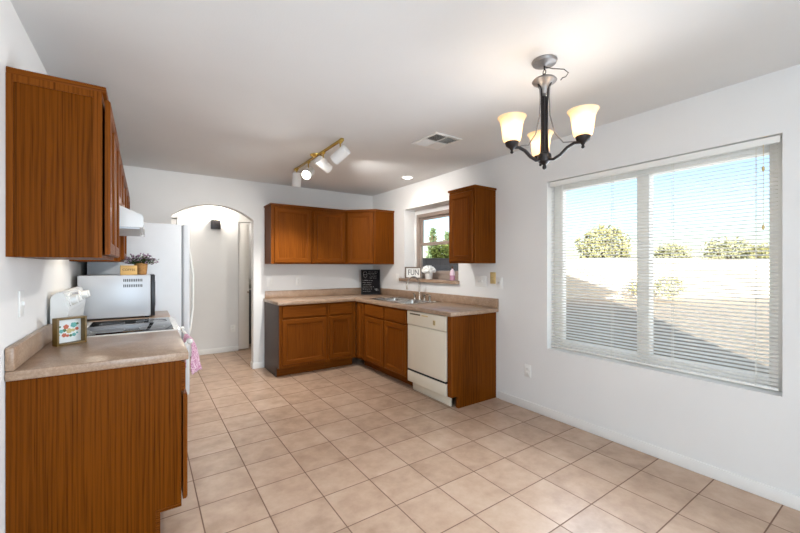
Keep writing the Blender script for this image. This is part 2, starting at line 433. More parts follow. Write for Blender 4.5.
# ------------------------------------------------------------------ room shell
LW, RW, BW, CZ, REAR = -0.464, 2.95, 5.06, 2.44, -1.75
HALL = 6.30
struct(MB().box(-1.4, 3.2, REAR - 0.1, 9.2, -0.12, 0).build('floor', 'tile', smooth=False))
struct(MB().box(-1.4, 3.2, REAR - 0.1, 9.2, CZ, CZ + 0.12).build('ceiling', 'ceiling', smooth=False))
struct(MB().box(LW - 0.15, LW, REAR - 0.1, BW + 0.12, 0, CZ).build('wall_left', 'wall', smooth=False))
def celled(name, fixed0, fixed1, us, zs, hole, axis, m='wall'):
    b = MB()
    for i in range(len(us) - 1):
        for j in range(len(zs) - 1):
            cu_, cz_ = (us[i] + us[i + 1]) / 2, (zs[j] + zs[j + 1]) / 2
            if hole(cu_, cz_): continue
            if axis == 'x': b.box(fixed0, fixed1, us[i], us[i + 1], zs[j], zs[j + 1])
            else: b.box(us[i], us[i + 1], fixed0, fixed1, zs[j], zs[j + 1])
    return struct(b.build(name, m, smooth=False))
BIG = (0.503, 1.985, 0.60, 2.085)      # big window opening: y0 y1 z0 z1
KIT = (3.12, 4.19, 1.165, 2.115)       # kitchen window recess
def in_r(r): return lambda u, z: r[0] < u < r[1] and r[2] < z < r[3]
celled('wall_right', RW, RW + 0.25, [REAR - 0.1, BIG[0], BIG[1], KIT[0], KIT[1], 9.2], [0, BIG[2], KIT[2], BIG[3], KIT[3], CZ],
       lambda u, z: in_r(BIG)(u, z) or in_r(KIT)(u, z), 'x')
# wall behind the camera, with an unseen opening made for the fill light
celled('wall_rear', REAR - 0.1, REAR, [LW, -0.38, 1.28, RW], [0, 0.1, 2.25, CZ], lambda u, z: -0.38 < u < 1.28 and 0.1 < z < 2.25, 'y')
# back wall with the segmental arch
AX0, AX1, ASP, ATOP = 0.25, 1.160, 1.935, 2.095
b = MB()
b.box(LW, AX0, BW, BW + 0.12, 0, CZ); b.box(AX1, RW, BW, BW + 0.12, 0, CZ)
n = 40; half = (AX1 - AX0) / 2; rise = ATOP - ASP; Rr = (half * half + rise * rise) / (2 * rise); ac = (AX0 + AX1) / 2
def az(x): return ATOP - Rr + math.sqrt(max(0, Rr * Rr - (x - ac) ** 2))
top = [(AX0 + (AX1 - AX0) * k / n) for k in range(n + 1)]
bm = b.bm
for k in range(n):
    x0, x1 = top[k], top[k + 1]
    b.prism([(x0, az(x0)), (x1, az(x1)), (x1, CZ), (x0, CZ)], 0.12, 'y', BW)
struct(b.build('wall_back', 'wall', smooth=False))
# hall beyond the arch
HO0, HO1 = 1.215, 1.95
celled('wall_hall', HALL, HALL + 0.1, [-1.4, -0.38, 0.38, HO0, HO1, 3.2], [0, 2.04, CZ],
       lambda u, z: z < 2.04 and (HO0 < u < HO1 or -0.38 < u < 0.38), 'y')
struct(MB().box(-1.4, -1.3, BW + 0.12, HALL, 0, CZ).build('wall_hall_left', 'wall', smooth=False))
struct(MB().box(HO0 - 0.1, HO1 + 0.3, 7.35, 7.45, 0, CZ).build('wall_laundry', 'wall', smooth=False))
struct(MB().box(HO0 - 0.10, HO0 - 0.02, HALL + 0.1, 7.35, 0, CZ).build('wall_laundry_left', 'wall', smooth=False))
# baseboards
def baseboard(name, x0, x1, y0, y1, h=0.078):
    return struct(MB().box(x0, x1, y0, y1, 0, h, 0.004).build(name, 'trim'))
baseboard('baseboard_right', RW - 0.014, RW, REAR, 2.515)
baseboard('baseboard_left', LW, LW + 0.014, REAR, 2.09)
baseboard('baseboard_back', AX1 - 0.012, 1.296, BW - 0.014, BW + 0.12)
baseboard('baseboard_hall', 0.46, HO0 - 0.0, HALL - 0.014, HALL)
# hall door on the left (only its head casing and right casing show past the fridge)
d1 = struct(MB().box(-0.375, 0.375, HALL + 0.02, HALL + 0.06, 0.01, 2.03, 0.003).build('door_1', 'door_paint'))
cs = MB(); cs.box(0.38, 0.445, HALL - 0.018, HALL, 0, 2.105, 0.004); cs.box(-0.445, -0.38, HALL - 0.018, HALL, 0, 2.105, 0.004)
cs.box(-0.38, 0.38, HALL - 0.018, HALL, 2.04, 2.105, 0.004)
struct(cs.build('trim_1', 'trim'))
# narrow bifold closet door of the laundry, half open
d2 = struct(MB().box(HO0 + 0.004, HO0 + 0.162, HALL + 0.012, HALL + 0.044, 0.015, 2.02, 0.003).build('door_2', 'door_paint'))
MB().lathe([(0.006, 0), (0.006, 0.02), (0.015, 0.026), (0.017, 0.036), (0.010, 0.044), (0.001, 0.045)], (HO0 + 0.142, HALL + 0.012, 0.925), 16, 0, (0, -1, 0)).build('door_knob', 'chrome', d2)
lf = MB().box(HO0 + 0.10, HO0 + 0.132, HALL + 0.05, HALL + 0.40, 0.015, 2.02, 0.003).build('folded_leaf', 'door_paint', d2)

# ------------------------------------------------------------------ big window with blind
w2 = struct(MB().box(3.075, 3.145, BIG[0], BIG[0] + 0.005, BIG[2], BIG[3]).build('window_2', 'vinyl'))
f = MB(); X0, X1 = 3.06, 3.13
y0, y1, z0, z1 = BIG; t = 0.075
f.box(X0, X1, y0 + 0.005, y0 + t, z0, z1, 0.004); f.box(X0, X1, y1 - t, y1, z0, z1, 0.004)
f.box(X0, X1, y0 + t, y1 - t, z0, z0 + t, 0.004); f.box(X0, X1, y0 + t, y1 - t, z1 - t, z1, 0.004)
f.box(X0 - 0.006, X1, 1.213, 1.297, z0 + t, z1 - t, 0.004)
f.build('window_frame', 'vinyl', w2)
MB().box(3.098, 3.102, y0 + t, 1.213, z0 + t, z1 - t).build('glass_pane', 'glass', w2, smooth=False)
MB().box(3.112, 3.116, 1.297, y1 - t, z0 + t, z1 - t).build('glass_pane', 'glass', w2, smooth=False)

bl = thing('window_blind', 'white mini blind with thin open slats filling the wide window', 'blind', (2.976, 1.238, 0.61))
BY0, BY1 = 0.518 - 1.238, 1.962 - 1.238
MB().box(-0.014, 0.014, BY0, BY1, 1.432, 1.462, 0.002).build('headrail', 'slat', bl)
MB().box(-0.016, -0.0145, BY0 - 0.004, BY1 + 0.004, 1.428, 1.466).build('valance', 'slat', bl)
MB().box(-0.013, 0.013, BY0 + 0.004, BY1 - 0.004, 0.014, 0.028, 0.003).build('bottom_rail', 'slat', bl)
s = MB(); NS = 60; zt, zb = 1.418, 0.046
for k in range(NS):
    z = zb + (zt - zb) * k / (NS - 1)
    ys = (BY0 + 0.006, BY1 - 0.006)
    prof = []
    for q in range(5):
        u = -1 + q / 2
        prof.append((u * 0.0128, z + 0.0016 * (1 - u * u) + u * 0.0038))
    lo = [[s.bm.verts.new((px_, yy, pz)) for px_, pz in prof] for yy in ys]
    hi = [[s.bm.verts.new((px_, yy, pz + 0.0005)) for px_, pz in prof] for yy in ys]
    for q in range(4):
        s.bm.faces.new((lo[0][q], lo[1][q], lo[1][q + 1], lo[0][q + 1]))
        s.bm.faces.new((hi[0][q + 1], hi[1][q + 1], hi[1][q], hi[0][q]))
    for e in (0, 4):
        s.bm.faces.new((lo[0][e], hi[0][e], hi[1][e], lo[1][e]))
s.build('slats', 'vinyl_slat', bl)
for yy in (-0.62, -0.20, 0.20, 0.62):
    cd = MB()
    for xx in (-0.0135, 0.0135): cd.box(xx - 0.0007, xx + 0.0007, yy - 0.0012, yy + 0.0012, 0.02, 1.44)
    cd.build('ladder_cord', 'cord', bl, smooth=False)
pc = MB().tube([(-0.020, -0.655, 1.43), (-0.020, -0.656, 1.2), (-0.020, -0.655, 0.96)], 0.0012, 6)
pc.lathe([(0.002, 0), (0.006, 0.006), (0.007, 0.02), (0.003, 0.032)], (-0.020, -0.655, 0.935), 10)
pc.lathe([(0.002, 0), (0.007, 0.008), (0.007, 0.02), (0.003, 0.03)], (-0.020, -0.655, 1.275), 10)
pc.build('pull_cord', 'almond', bl)
MB().tube([(-0.020, 0.60, 1.43), (-0.021, 0.602, 1.0), (-0.021, 0.603, 0.62)], 0.003, 6).build('tilt_wand', 'plastic', bl)

# ------------------------------------------------------------------ kitchen window
y0, y1, z0, z1 = KIT
w1 = struct(MB().box(3.13, 3.20, y1 - 0.075, y1, z0, z1).build('window_1', 'wall', smooth=False))   # plastered reveal beside the unit
MB().box(3.13, 3.20, y0, y1 - 0.075, 2.045, z1).build('reveal', 'wall', w1, smooth=False)
f = MB(); a0, a1, c0, c1 = y0, y1 - 0.075, z0, 2.045
f.box(3.10, 3.17, a1 - 0.05, a1, c0, c1, 0.004); f.box(3.10, 3.17, a0, a0 + 0.05, c0, c1, 0.004)
f.box(3.10, 3.17, a0 + 0.05, a1 - 0.05, c1 - 0.05, c1, 0.004); f.box(3.10, 3.17, a0 + 0.05, a1 - 0.05, c0, c0 + 0.06, 0.004)
f.build('window_frame', 'taupe_frame', w1)
MZ = 1.635
f = MB()
f.box(3.115, 3.15, a0 + 0.05, a1 - 0.05, MZ - 0.022, MZ + 0.022, 0.003)
f.box(3.115, 3.15, a0 + 0.05, a1 - 0.05, c0 + 0.06, c0 + 0.115, 0.003)
f.box(3.115, 3.15, a1 - 0.085, a1 - 0.05, c0 + 0.1, MZ - 0.02, 0.003); f.box(3.115, 3.15, a0 + 0.05, a0 + 0.085, c0 + 0.1, MZ - 0.02, 0.003)
f.build('lower_sash', 'taupe_frame', w1)
f = MB()
f.box(3.14, 3.165, a1 - 0.085, a1 - 0.05, MZ, c1 - 0.05, 0.003); f.box(3.14, 3.165, a0 + 0.05, a0 + 0.085, MZ, c1 - 0.05, 0.003)
f.box(3.14, 3.165, a0 + 0.085, a1 - 0.085, c1 - 0.08, c1 - 0.05, 0.003)
f.build('upper_sash', 'taupe_frame', w1)
MB().box(3.130, 3.133, a0 + 0.08, a1 - 0.08, c0 + 0.11, MZ).build('glass_pane', 'glass', w1, smooth=False)
MB().box(3.151, 3.154, a0 + 0.08, a1 - 0.08, MZ, c1 - 0.07).build('glass_pane', 'glass', w1, smooth=False)
SILL = z0 + 0.006
MB().box(2.90, 3.098, 3.10, 4.262, z0 - 0.034, SILL, 0.008).build('window_sill', 'laminate', w1)

# ------------------------------------------------------------------ cabinets
def door_mesh(x0, x1, z0, z1, st=0.058, t=0.020, y=0.0):
    """frame of a recessed-panel door, front facing -y; returns (frame MB, panel MB)"""
    m = MB(); bm = m.bm
    def ring(ins, yy): return [bm.verts.new(p) for p in ((x0 + ins, yy, z0 + ins), (x1 - ins, yy, z0 + ins), (x1 - ins, yy, z1 - ins), (x0 + ins, yy, z1 - ins))]
    rings = [ring(0.0, y), ring(0.0, y - t + 0.007), ring(0.006, y - t), ring(st - 0.008, y - t), ring(st, y - t + 0.003), ring(st + 0.006, y - t + 0.011)]
    for A, B in zip(rings, rings[1:]):
        for k in range(4):
            f_ = bm.faces.new((A[k], A[(k + 1) % 4], B[(k + 1) % 4], B[k]))
            f_.material_index = 1 if k in (0, 2) else 0
    bm.faces.new(rings[0])
    p = MB().box(x0 + st + 0.004, x1 - st - 0.004, y - t + 0.011, y - 0.004, z0 + st + 0.004, z1 - st - 0.004)
    return m, p
def add_door(parent, *a, **k):
    m, p = door_mesh(*a, **k)
    d = m.build('door', ['oak', 'oak_h'], parent, smooth=False)
    p.build('panel', 'oak', d, smooth=False)
    return d
def add_drawer(parent, x0, x1, z0, z1, name='drawer_front'):
    m = MB(); bm = m.bm
    def ring(ins, yy): return [bm.verts.new(p) for p in ((x0 + ins, yy, z0 + ins), (x1 - ins, yy, z0 + ins), (x1 - ins, yy, z1 - ins), (x0 + ins, yy, z1 - ins))]
    rings = [ring(0, 0), ring(0, -0.011), ring(0.010, -0.020)]
    for A, B in zip(rings, rings[1:]):
        for k in range(4): bm.faces.new((A[k], A[(k + 1) % 4], B[(k + 1) % 4], B[k]))
    bm.faces.new(rings[0]); bm.faces.new(rings[-1])
    return m.build(name, 'oak_h', parent, smooth=False)
def face_frame(parent, w, z0, z1, openings, y=0.0, t=0.019):
    """frame with real openings; openings = (x0,x1,z0,z1)"""
    us = sorted({0.0, w, *[o[0] for o in openings], *[o[1] for o in openings]})
    zs = sorted({z0, z1, *[o[2] for o in openings], *[o[3] for o in openings]})
    m = MB()
    for i in range(len(us) - 1):
        for j in range(len(zs) - 1):
            cu_, cz_ = (us[i] + us[i + 1]) / 2, (zs[j] + zs[j + 1]) / 2
            if any(o[0] < cu_ < o[1] and o[2] < cz_ < o[3] for o in openings): continue
            m.box(us[i], us[i + 1], y, y + t, zs[j], zs[j + 1])
    return m.build('face_frame', 'oak', parent, smooth=False)
def wall_cabinet(label, loc, rz, w, h, d, doors, crown=(0.0, 0.0), trim_h=0.022, group=None, gap=0.001):
    c = thing('wall_cabinet', label, 'cabinet', loc, rz, group)
    MB().box(0.001, w - 0.001, 0.019, d, 0, h - 0.001).build('carcass', 'oak_panel', c, smooth=False)
    face_frame(c, w, 0, h - 0.001, [(a + 0.012, b_ - 0.012, 0.03, h - 0.04) for a, b_ in doors])
    for a, b_ in doors: add_door(c, a, b_, 0.014, h - 0.026, y=-gap)
    m = MB().box(-crown[0], w + crown[1], -0.014, d, h, h + trim_h, 0.003)
    m.build('top_moulding', 'oak_h', c)
    return c
G_L = 'wall cabinets along the left wall'
H1 = 0.742
cA = wall_cabinet('large oak wall cabinet in the foreground, its broad end panel facing us', (-0.160, 2.130, 1.372), PI / 2, 0.745, H1, 0.303,
                  [(0.012, 0.366), (0.379, 0.733)], (0.004, 0.0), 0.026, G_L, gap=0.009)
m = MB(); m.box(-0.004, 0.0, 0.282, 0.303, 0, H1); m.box(-0.004, 0.0, 0.0, 0.03, 0, H1); m.box(-0.003, 0.0, 0.03, 0.282, H1 - 0.03, H1); m.build('scribe_strip', 'oak', cA, smooth=False)
wall_cabinet('short oak wall cabinet directly above the white range hood', (-0.160, 2.880, 1.732), PI / 2, 0.755, H1 - 0.36, 0.303,
             [(0.012, 0.371), (0.384, 0.743)], group=G_L)
wall_cabinet('tall oak wall cabinet between the range hood and the fridge', (-0.160, 3.640, 1.372), PI / 2, 0.545, H1, 0.303, [(0.012, 0.533)], group=G_L)
wall_cabinet('short oak wall cabinet above the white fridge', (-0.160, 4.190, 1.812), PI / 2, 0.845, H1 - 0.44, 0.303, [(0.012, 0.416), (0.429, 0.833)], group=G_L)

G_B = 'wall cabinets around the sink corner'
wall_cabinet('two-door oak wall cabinet on the back wall right of the arch', (1.300, 4.755, 1.366), 0, 1.034, H1, 0.303, [(0.040, 0.520), (0.548, 1.016)], (0.012, 0.0), group=G_B)
# diagonal corner unit
cD = thing('wall_cabinet', 'diagonal corner oak wall cabinet with one door, above the chalkboard', 'cabinet', (2.338, 4.753, 1.366), 0, G_B)
pts = [(0.0, 0.0), (0.302, -0.305), (0.610, -0.305), (0.610, 0.305), (0.0, 0.305)]
MB().prism(pts, H1 - 0.001, 'z', 0.0).build('carcass', 'oak_panel', cD, smooth=False)
tp = [(-0.003, -0.006), (0.298, -0.317), (0.610, -0.317), (0.610, 0.305), (-0.003, 0.305)]
MB().prism(tp, 0.022, 'z', H1).build('top_moulding', 'oak_h', cD, smooth=False)
Md = Matrix.Translation((0.0, 0.0, 0)) @ Matrix.Rotation(-math.atan2(0.305, 0.302), 4, 'Z')
m, p = door_mesh(0.030, 0.399, 0.014, H1 - 0.026, y=-0.002)
m.xform(Md); p.xform(Md)
dd = m.build('door', ['oak', 'oak_h'], cD, smooth=False); p.build('panel', 'oak', dd, smooth=False)
wall_cabinet('single-door oak wall cabinet on the right wall beside the kitchen window', (2.648, 2.937, 1.366), -PI / 2, 0.368, H1, 0.300, [(0.012, 0.352)], (0.012, 0.012), group=G_B)

TK = 0.115; CT = 0.912; CB = 0.872
def base_cabinet(label, loc, rz, w, d, fronts, toe_in=0.075, group='oak base cabinets', toe=True, tk=TK, ctop=CB - 0.002, gap=0.001):
    """fronts: list of ('door'|'drawer', x0, x1, z0, z1)"""
    c = thing('base_cabinet', label, 'cabinet', loc, rz, group)
    MB().box(0.001, w - 0.001, 0.019, d, tk, ctop).build('carcass', 'oak_panel', c, smooth=False)
    face_frame(c, w, tk, CB - 0.002, [(f_[1] + 0.014, f_[2] - 0.014, f_[3] + 0.012, f_[4] - 0.012) for f_ in fronts])
    for k, a, b_, e0, e1 in fronts:
        if k == 'door': add_door(c, a, b_, e0, e1, st=min(0.056, (b_ - a) * 0.28), y=-gap)
        else: add_drawer(c, a, b_, e0, e1)
    if toe: MB().box(0.001, w - 0.001, toe_in, toe_in + 0.016, 0.0, tk - 0.001).build('toe_kick', 'oak_h', c, smooth=False)
    return c
# left run
LFX = 0.148
c = base_cabinet('oak base cabinet in the left foreground with a wide grained end panel', (LFX, 2.135, 0), PI / 2, 0.733, 0.608,
                 [('drawer', 0.02, 0.713, 0.71, 0.855), ('door', 0.02, 0.361, 0.165, 0.692), ('door', 0.372, 0.713, 0.165, 0.692)], 0.088, tk=0.152, gap=0.008)
MB().prism([(0.001, 0.152), (0.092, 0.152), (0.092, 0.0), (0.61, 0.0), (0.61, CB - 0.002), (0.001, CB - 0.002)], 0.012, 'x', -0.0125).build('end_panel', 'oak_panel', c, smooth=False)
m = MB(); m.box(-0.0165, -0.0125, 0.001, 0.106, 0.152, 0.166); m.box(-0.0165, -0.0125, 0.092, 0.106, 0, 0.152); m.build('edge_strip', 'oak_h', c, smooth=False)
c2 = base_cabinet('narrow oak base cabinet between the range and the fridge', (LFX, 3.655, 0), PI / 2, 0.530, 0.608,
                  [('drawer', 0.02, 0.51, 0.71, 0.855), ('door', 0.02, 0.51, 0.165, 0.692)], 0.088)
# back run (front at y = 4.44)
BFY = 4.440
c = base_cabinet('wide oak base cabinet at the left end of the sink run with drawer over door', (1.308, BFY, 0), 0, 0.617, 0.616,
             [('drawer', 0.032, 0.594, 0.712, 0.857), ('door', 0.032, 0.594, 0.150, 0.695)], 0.10)
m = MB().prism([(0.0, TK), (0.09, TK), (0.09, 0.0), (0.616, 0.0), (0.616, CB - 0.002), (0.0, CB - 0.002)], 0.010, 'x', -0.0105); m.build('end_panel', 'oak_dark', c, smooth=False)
base_cabinet('slim oak base cabinet in the back run, drawer over narrow door', (1.926, BFY, 0), 0, 0.400, 0.616,
             [('drawer', 0.014, 0.340, 0.712, 0.857), ('door', 0.014, 0.340, 0.150, 0.695)], 0.10)
# right run (front at x = 2.335)
RFX = 2.333
base_cabinet('corner oak base cabinet with a tall narrow door panel below the chalkboard', (RFX, 4.436, 0), -PI / 2, 0.235, 0.610,
             [('door', 0.085, 0.225, 0.142, 0.857)], 0.125)
base_cabinet('oak sink base cabinet left of the dishwasher, two false drawers over two doors', (RFX, 4.200, 0), -PI / 2, 0.946, 0.610,
             [('drawer', 0.030, 0.468, 0.712, 0.857), ('drawer', 0.496, 0.930, 0.712, 0.857), ('door', 0.030, 0.468, 0.142, 0.695), ('door', 0.496, 0.930, 0.142, 0.695)], 0.125, ctop=0.70)
ep = thing('end_panel', 'full height oak end panel right of the dishwasher', 'cabinet panel', (RFX, 2.614, 0), -PI / 2)
MB().box(0.0, 0.052, 0.0, 0.019, TK, CB - 0.002).build('front_stile', 'oak', ep, smooth=False)
MB().prism([(0.019, TK), (0.105, TK), (0.105, 0.0), (0.612, 0.0), (0.612, CB - 0.002), (0.019, CB - 0.002)], 0.052, 'x', 0.0).build('side_panel', 'oak_panel', ep, smooth=False)
MB().box(0.020, 0.0515, 0.090, 0.105, 0.0, TK).build('toe_block', 'oak_h', ep, smooth=False)

# ------------------------------------------------------------------ countertops
ct = thing('countertop', 'taupe laminate countertop in the left foreground ending at the range', 'countertop', (0.0, 2.108, 0.0))
MB().box(LW + 0.001, 0.178, 0.0, 0.760, CB, CT, 0.006).build('worktop', 'laminate', ct)
sp = MB().box(LW + 0.001, LW + 0.030, 0.0, 0.757, CT, CT + 0.096, 0.007); sp.build('backsplash', 'laminate', ct)
ct = thing('countertop', 'short taupe laminate countertop under the microwave', 'countertop', (0.0, 3.648, 0.0))
MB().box(LW + 0.001, 0.178, 0.0, 0.545, CB, CT, 0.006).build('worktop', 'laminate', ct)
MB().box(LW + 0.001, LW + 0.030, 0.003, 0.545, CT, CT + 0.10, 0.007).build('backsplash', 'laminate', ct)
ct = thing('countertop', 'L-shaped taupe laminate countertop around the sink corner', 'countertop', (0, 0, 0))
SX0, SX1, SY0, SY1 = 2.42, 2.86, 3.36, 4.16       # sink cut-out
m = MB()
m.box(1.284, 2.302, 4.405, BW - 0.001, CB, CT, 0.006)
FX = 2.302
m.box(FX - 0.006, SX0, 2.530, 4.405 + 0.006, CB, CT, 0.006)
m.box(SX0 - 0.006, RW - 0.001, 2.530, SY0, CB, CT, 0.006)
m.box(SX1, RW - 0.001, SY0 - 0.006, SY1 + 0.006, CB, CT, 0.006)
m.box(SX0 - 0.006, RW - 0.001, SY1, 4.412, CB, CT, 0.006)
m.box(FX - 0.006, RW - 0.001, 4.402, BW - 0.001, CB, CT, 0.006)
m.build('worktop', 'laminate', ct)
MB().box(1.300, RW - 0.001, BW - 0.026, BW - 0.001, CT, CT + 0.096, 0.006).build('backsplash', 'laminate', ct)
MB().box(RW - 0.026, RW - 0.001, 2.530, BW - 0.026, CT, CT + 0.096, 0.006).build('backsplash', 'laminate', ct)

# ------------------------------------------------------------------ sink, faucet
sk = thing('sink', 'double bowl stainless steel sink set in the counter below the window', 'sink', (2.64, 3.76, CT))
m = MB()
ox0, ox1, oy0, oy1 = -0.245, 0.245, -0.425, 0.425
def rim(m, x0, x1, y0, y1): m.box(x0, x1, y0, y1, 0.0005, 0.007, 0.002)
rim(m, ox0, -0.190, oy0, oy1); rim(m, 0.130, ox1, oy0, oy1); rim(m, -0.190, 0.130, oy0, oy0 + 0.05); rim(m, -0.190, 0.130, oy1 - 0.05, oy1); rim(m, -0.190, 0.130, -0.018, 0.018)
m.build('rim', 'steel', sk)
for (ya, yb) in ((oy0 + 0.05, -0.018), (0.018, oy1 - 0.05)):
    m = MB(); bm = m.bm
    def rr_(ins, z):
        P_ = []
        for cx_, cy_, a0 in ((0.130 - 0.05, yb - 0.05, 0), (-0.190 + 0.05, yb - 0.05, 90), (-0.190 + 0.05, ya + 0.05, 180), (0.130 - 0.05, ya + 0.05, 270)):
            for q in range(6):
                a = math.radians(a0 + q * 18); P_.append(bm.verts.new((cx_ + (0.05 - ins) * math.cos(a), cy_ + (0.05 - ins) * math.sin(a), z)))
        return P_
    rs = [rr_(0, 0.006), rr_(0.004, -0.01), rr_(0.012, -0.15), rr_(0.03, -0.17)]
    for A, B in zip(rs, rs[1:]):
        for k in range(len(A)): bm.faces.new((A[k], A[(k + 1) % len(A)], B[(k + 1) % len(A)], B[k]))
    bm.faces.new(rs[-1])
    bo = m.build('bowl', 'steel', sk, normals=False)
    MB().lathe([(0.042, 0), (0.040, 0.004), (0.03, 0.003)], (-0.03, (ya + yb) / 2, -0.1695), 20).build('drain', 'chrome', bo)
fa = thing('faucet', 'satin nickel gooseneck faucet with two lever handles behind the sink', 'faucet', (2.825, 3.685, CT + 0.0072))
MB().lathe([(0.027, 0), (0.026, 0.012), (0.018, 0.02), (0.016, 0.05), (0.013, 0.06)], n=20).build('base', 'chrome', fa)
path = [(0, 0, 0.05), (0, 0, 0.18)]
R_ = 0.098
for k in range(1, 15):
    a = PI * k / 14 * 1.06; path.append((-R_ + R_ * math.cos(a), 0.0, 0.185 + R_ * math.sin(a)))
path.append((path[-1][0] + 0.006, 0.0, path[-1][2] - 0.035))
MB().tube(path, 0.0105, 14).build('spout', 'chrome', fa)
for yy in (-0.10, 0.10):
    m = MB().lathe([(0.022, 0), (0.021, 0.01), (0.012, 0.02), (0.010, 0.05), (0.014, 0.058), (0.006, 0.07)], (0.0, yy, 0), 16)
    m.tube([(0, yy, 0.06), (0.004, yy + (0.03 if yy > 0 else -0.03), 0.068), (0.006, yy + (0.06 if yy > 0 else -0.06), 0.08)], [0.006, 0.005, 0.004], 8)
    m.build('handle', 'chrome', fa)
sd = thing('soap_dispenser', 'clear topped nickel dispenser standing right of the faucet', 'soap dispenser', (2.83, 3.490, CT + 0.0072))
MB().lathe([(0.022, 0), (0.022, 0.004), (0.017, 0.008), (0.0165, 0.05), (0.019, 0.054), (0.019, 0.062), (0.004, 0.066)], n=18).build('body', 'chrome', sd)
MB().tube([(0, 0, 0.064), (0, 0, 0.074), (-0.012, 0, 0.077), (-0.035, 0, 0.072)], 0.0045, 8).build('nozzle', 'chrome', sd)
tag(MB().lathe([(0.022, 0), (0.021, 0.005), (0.012, 0.010), (0.002, 0.012)], n=18, c=(0, 0, 0)).build('sink_hole_cover', 'chrome', loc=(2.83, 3.395, CT + 0.0072)), 'small round nickel cap at the right end of the sink deck', 'hole cover')

# ------------------------------------------------------------------ dishwasher
dw = thing('dishwasher', 'bisque dishwasher between the sink cabinet and the oak end panel', 'dishwasher', (RFX - 0.006, 3.244, 0), -PI / 2)
W = 0.622
MB().box(0.004, W - 0.004, 0.035, 0.58, 0.113, CB - 0.006).build('tub', 'soft_black', dw, smooth=False)
MB().box(0.006, W - 0.006, -0.006, 0.033, 0.245, 0.716, 0.006).build('door', 'bisque', dw)
cp = MB().box(0.004, W - 0.004, -0.012, 0.033, 0.720, 0.864, 0.006).build('control_panel', 'bisque', dw)
MB().box(0.055, 0.235, -0.0135, -0.0118, 0.828, 0.843, 0.0005).build('vent_slot', 'bisque_dark', cp)
MB().box(0.255, 0.36, -0.0135, -0.0118, 0.828, 0.840, 0.0005).build('latch', 'almond', cp)
dl = MB(); dl.box(0.44, 0.475, -0.0140, -0.0118, 0.760, 0.808, 0.0006, 0); dl.box(0.446, 0.451, -0.0150, -0.0138, 0.766, 0.803, 0, 1); dl.box(0.463, 0.467, -0.0150, -0.0138, 0.766, 0.798, 0, 1)
dl.build('cycle_switch', ['almond', 'bisque_dark'], cp)
MB().box(0.006, W - 0.006, -0.002, 0.033, 0.228, 0.242).build('shadow_gap', 'soft_black', dw, smooth=False)
MB().box(0.006, W - 0.006, -0.008, 0.033, 0.112, 0.226, 0.006).build('access_panel', 'bisque', dw)
MB().box(0.01, W - 0.006, 0.060, 0.072, 0.004, 0.109, 0.003).build('toe_panel', 'bisque', dw)

# ------------------------------------------------------------------ range
rg = thing('range', 'white electric range with black glass cooktop on the left wall', 'stove', (0.0, 2.875, 0.0))
D = 0.765
MB().box(-0.452, 0.165, 0.004, D - 0.004, 0.09, 0.870).build('body', 'enamel', rg)
ctp = MB().box(-0.452, 0.196, 0.0, D, 0.872, 0.913, 0.010).build('cooktop', 'enamel', rg)
gl = MB().box(-0.325, 0.158, 0.035, D - 0.035, 0.9125, 0.9155, 0.001).build('ceramic_glass', 'glass_black', ctp)
for bx_, by_, br in ((-0.2, 0.2, 0.09), (0.04, 0.2, 0.075), (-0.2, 0.56, 0.075), (0.04, 0.56, 0.1)):
    MB().lathe([(br, 0), (br, 0.0005), (br - 0.004, 0.0005), (br - 0.004, 0)], (bx_, by_, 0.9156), 40, cap=False).build('burner_ring', 'grey_gasket', ctp)
# slanted backguard seen end on
prof = [(-0.450, 0.914), (-0.384, 0.914), (-0.382, 0.985), (-0.376, 1.035), (-0.370, 1.065), (-0.370, 1.085), (-0.386, 1.168), (-0.394, 1.182), (-0.408, 1.187), (-0.438, 1.170), (-0.450, 1.150)]
bg = MB().prism(prof, D - 0.006, 'y', 0.003, bev=0.006).build('backguard', 'enamel', rg)
nrm = Vector((0.175, 0, 0.105)).normalized()
slope = Vector((-0.016, 0, 0.083)).normalized(); 
def knob(y, t, big):
    base = Vector((-0.370, y, 1.085)) + slope * t
    nn = Vector((slope.z, 0, -slope.x))
    m = MB().lathe([(0.030 * big, 0.0), (0.030 * big, 0.004), (0.023 * big, 0.008), (0.020 * big, 0.030 * big), (0.016 * big, 0.034 * big), (0.001, 0.034 * big)], base, 18, 0, nn)
    m.xform(Matrix.Identity(4)); return m
for y, t in ((0.10, 0.045), (0.20, 0.045), (0.56, 0.045), (0.67, 0.045)):
    knob(y, t, 1.25).build('control_knob', 'enamel', bg)
q0 = Vector((-0.370, 0, 1.085)); nn = Vector((slope.z, 0, -slope.x))
def slab(y0, y1, t0, t1, th):
    m = MB(); P_ = []
    a = q0 + slope * t0; b_ = q0 + slope * t1
    for (yy, p_, o_) in ((y0, a, 0), (y1, a, 0), (y1, b_, 0), (y0, b_, 0), (y0, a, th), (y1, a, th), (y1, b_, th), (y0, b_, th)):
        v = p_ + nn * o_; P_.append(m.bm.verts.new((v.x, yy, v.z)))
    for ix in ((0, 1, 2, 3), (7, 6, 5, 4), (0, 4, 5, 1), (1, 5, 6, 2), (2, 6, 7, 3), (3, 7, 4, 0)): m.bm.faces.new([P_[i] for i in ix])
    return m
slab(0.27, 0.49, 0.012, 0.078, 0.002).build('clock_display', 'grey_gasket', bg, smooth=False)
MB().box(0.167, 0.198, 0.012, D - 0.012, 0.29, 0.765, 0.006).build('oven_door', 'enamel', rg)
MB().box(0.1985, 0.201, 0.15, D - 0.15, 0.40, 0.64).build('oven_window', 'glass_black', rg, smooth=False)
MB().box(0.167, 0.196, 0.012, D - 0.012, 0.095, 0.282, 0.006).build('storage_drawer', 'enamel', rg)
m = MB().box(0.167, 0.192, 0.004, D - 0.004, 0.772, 0.868, 0.006); m.build('front_rail', 'enamel', rg)
HX, HZ = 0.252, 0.815
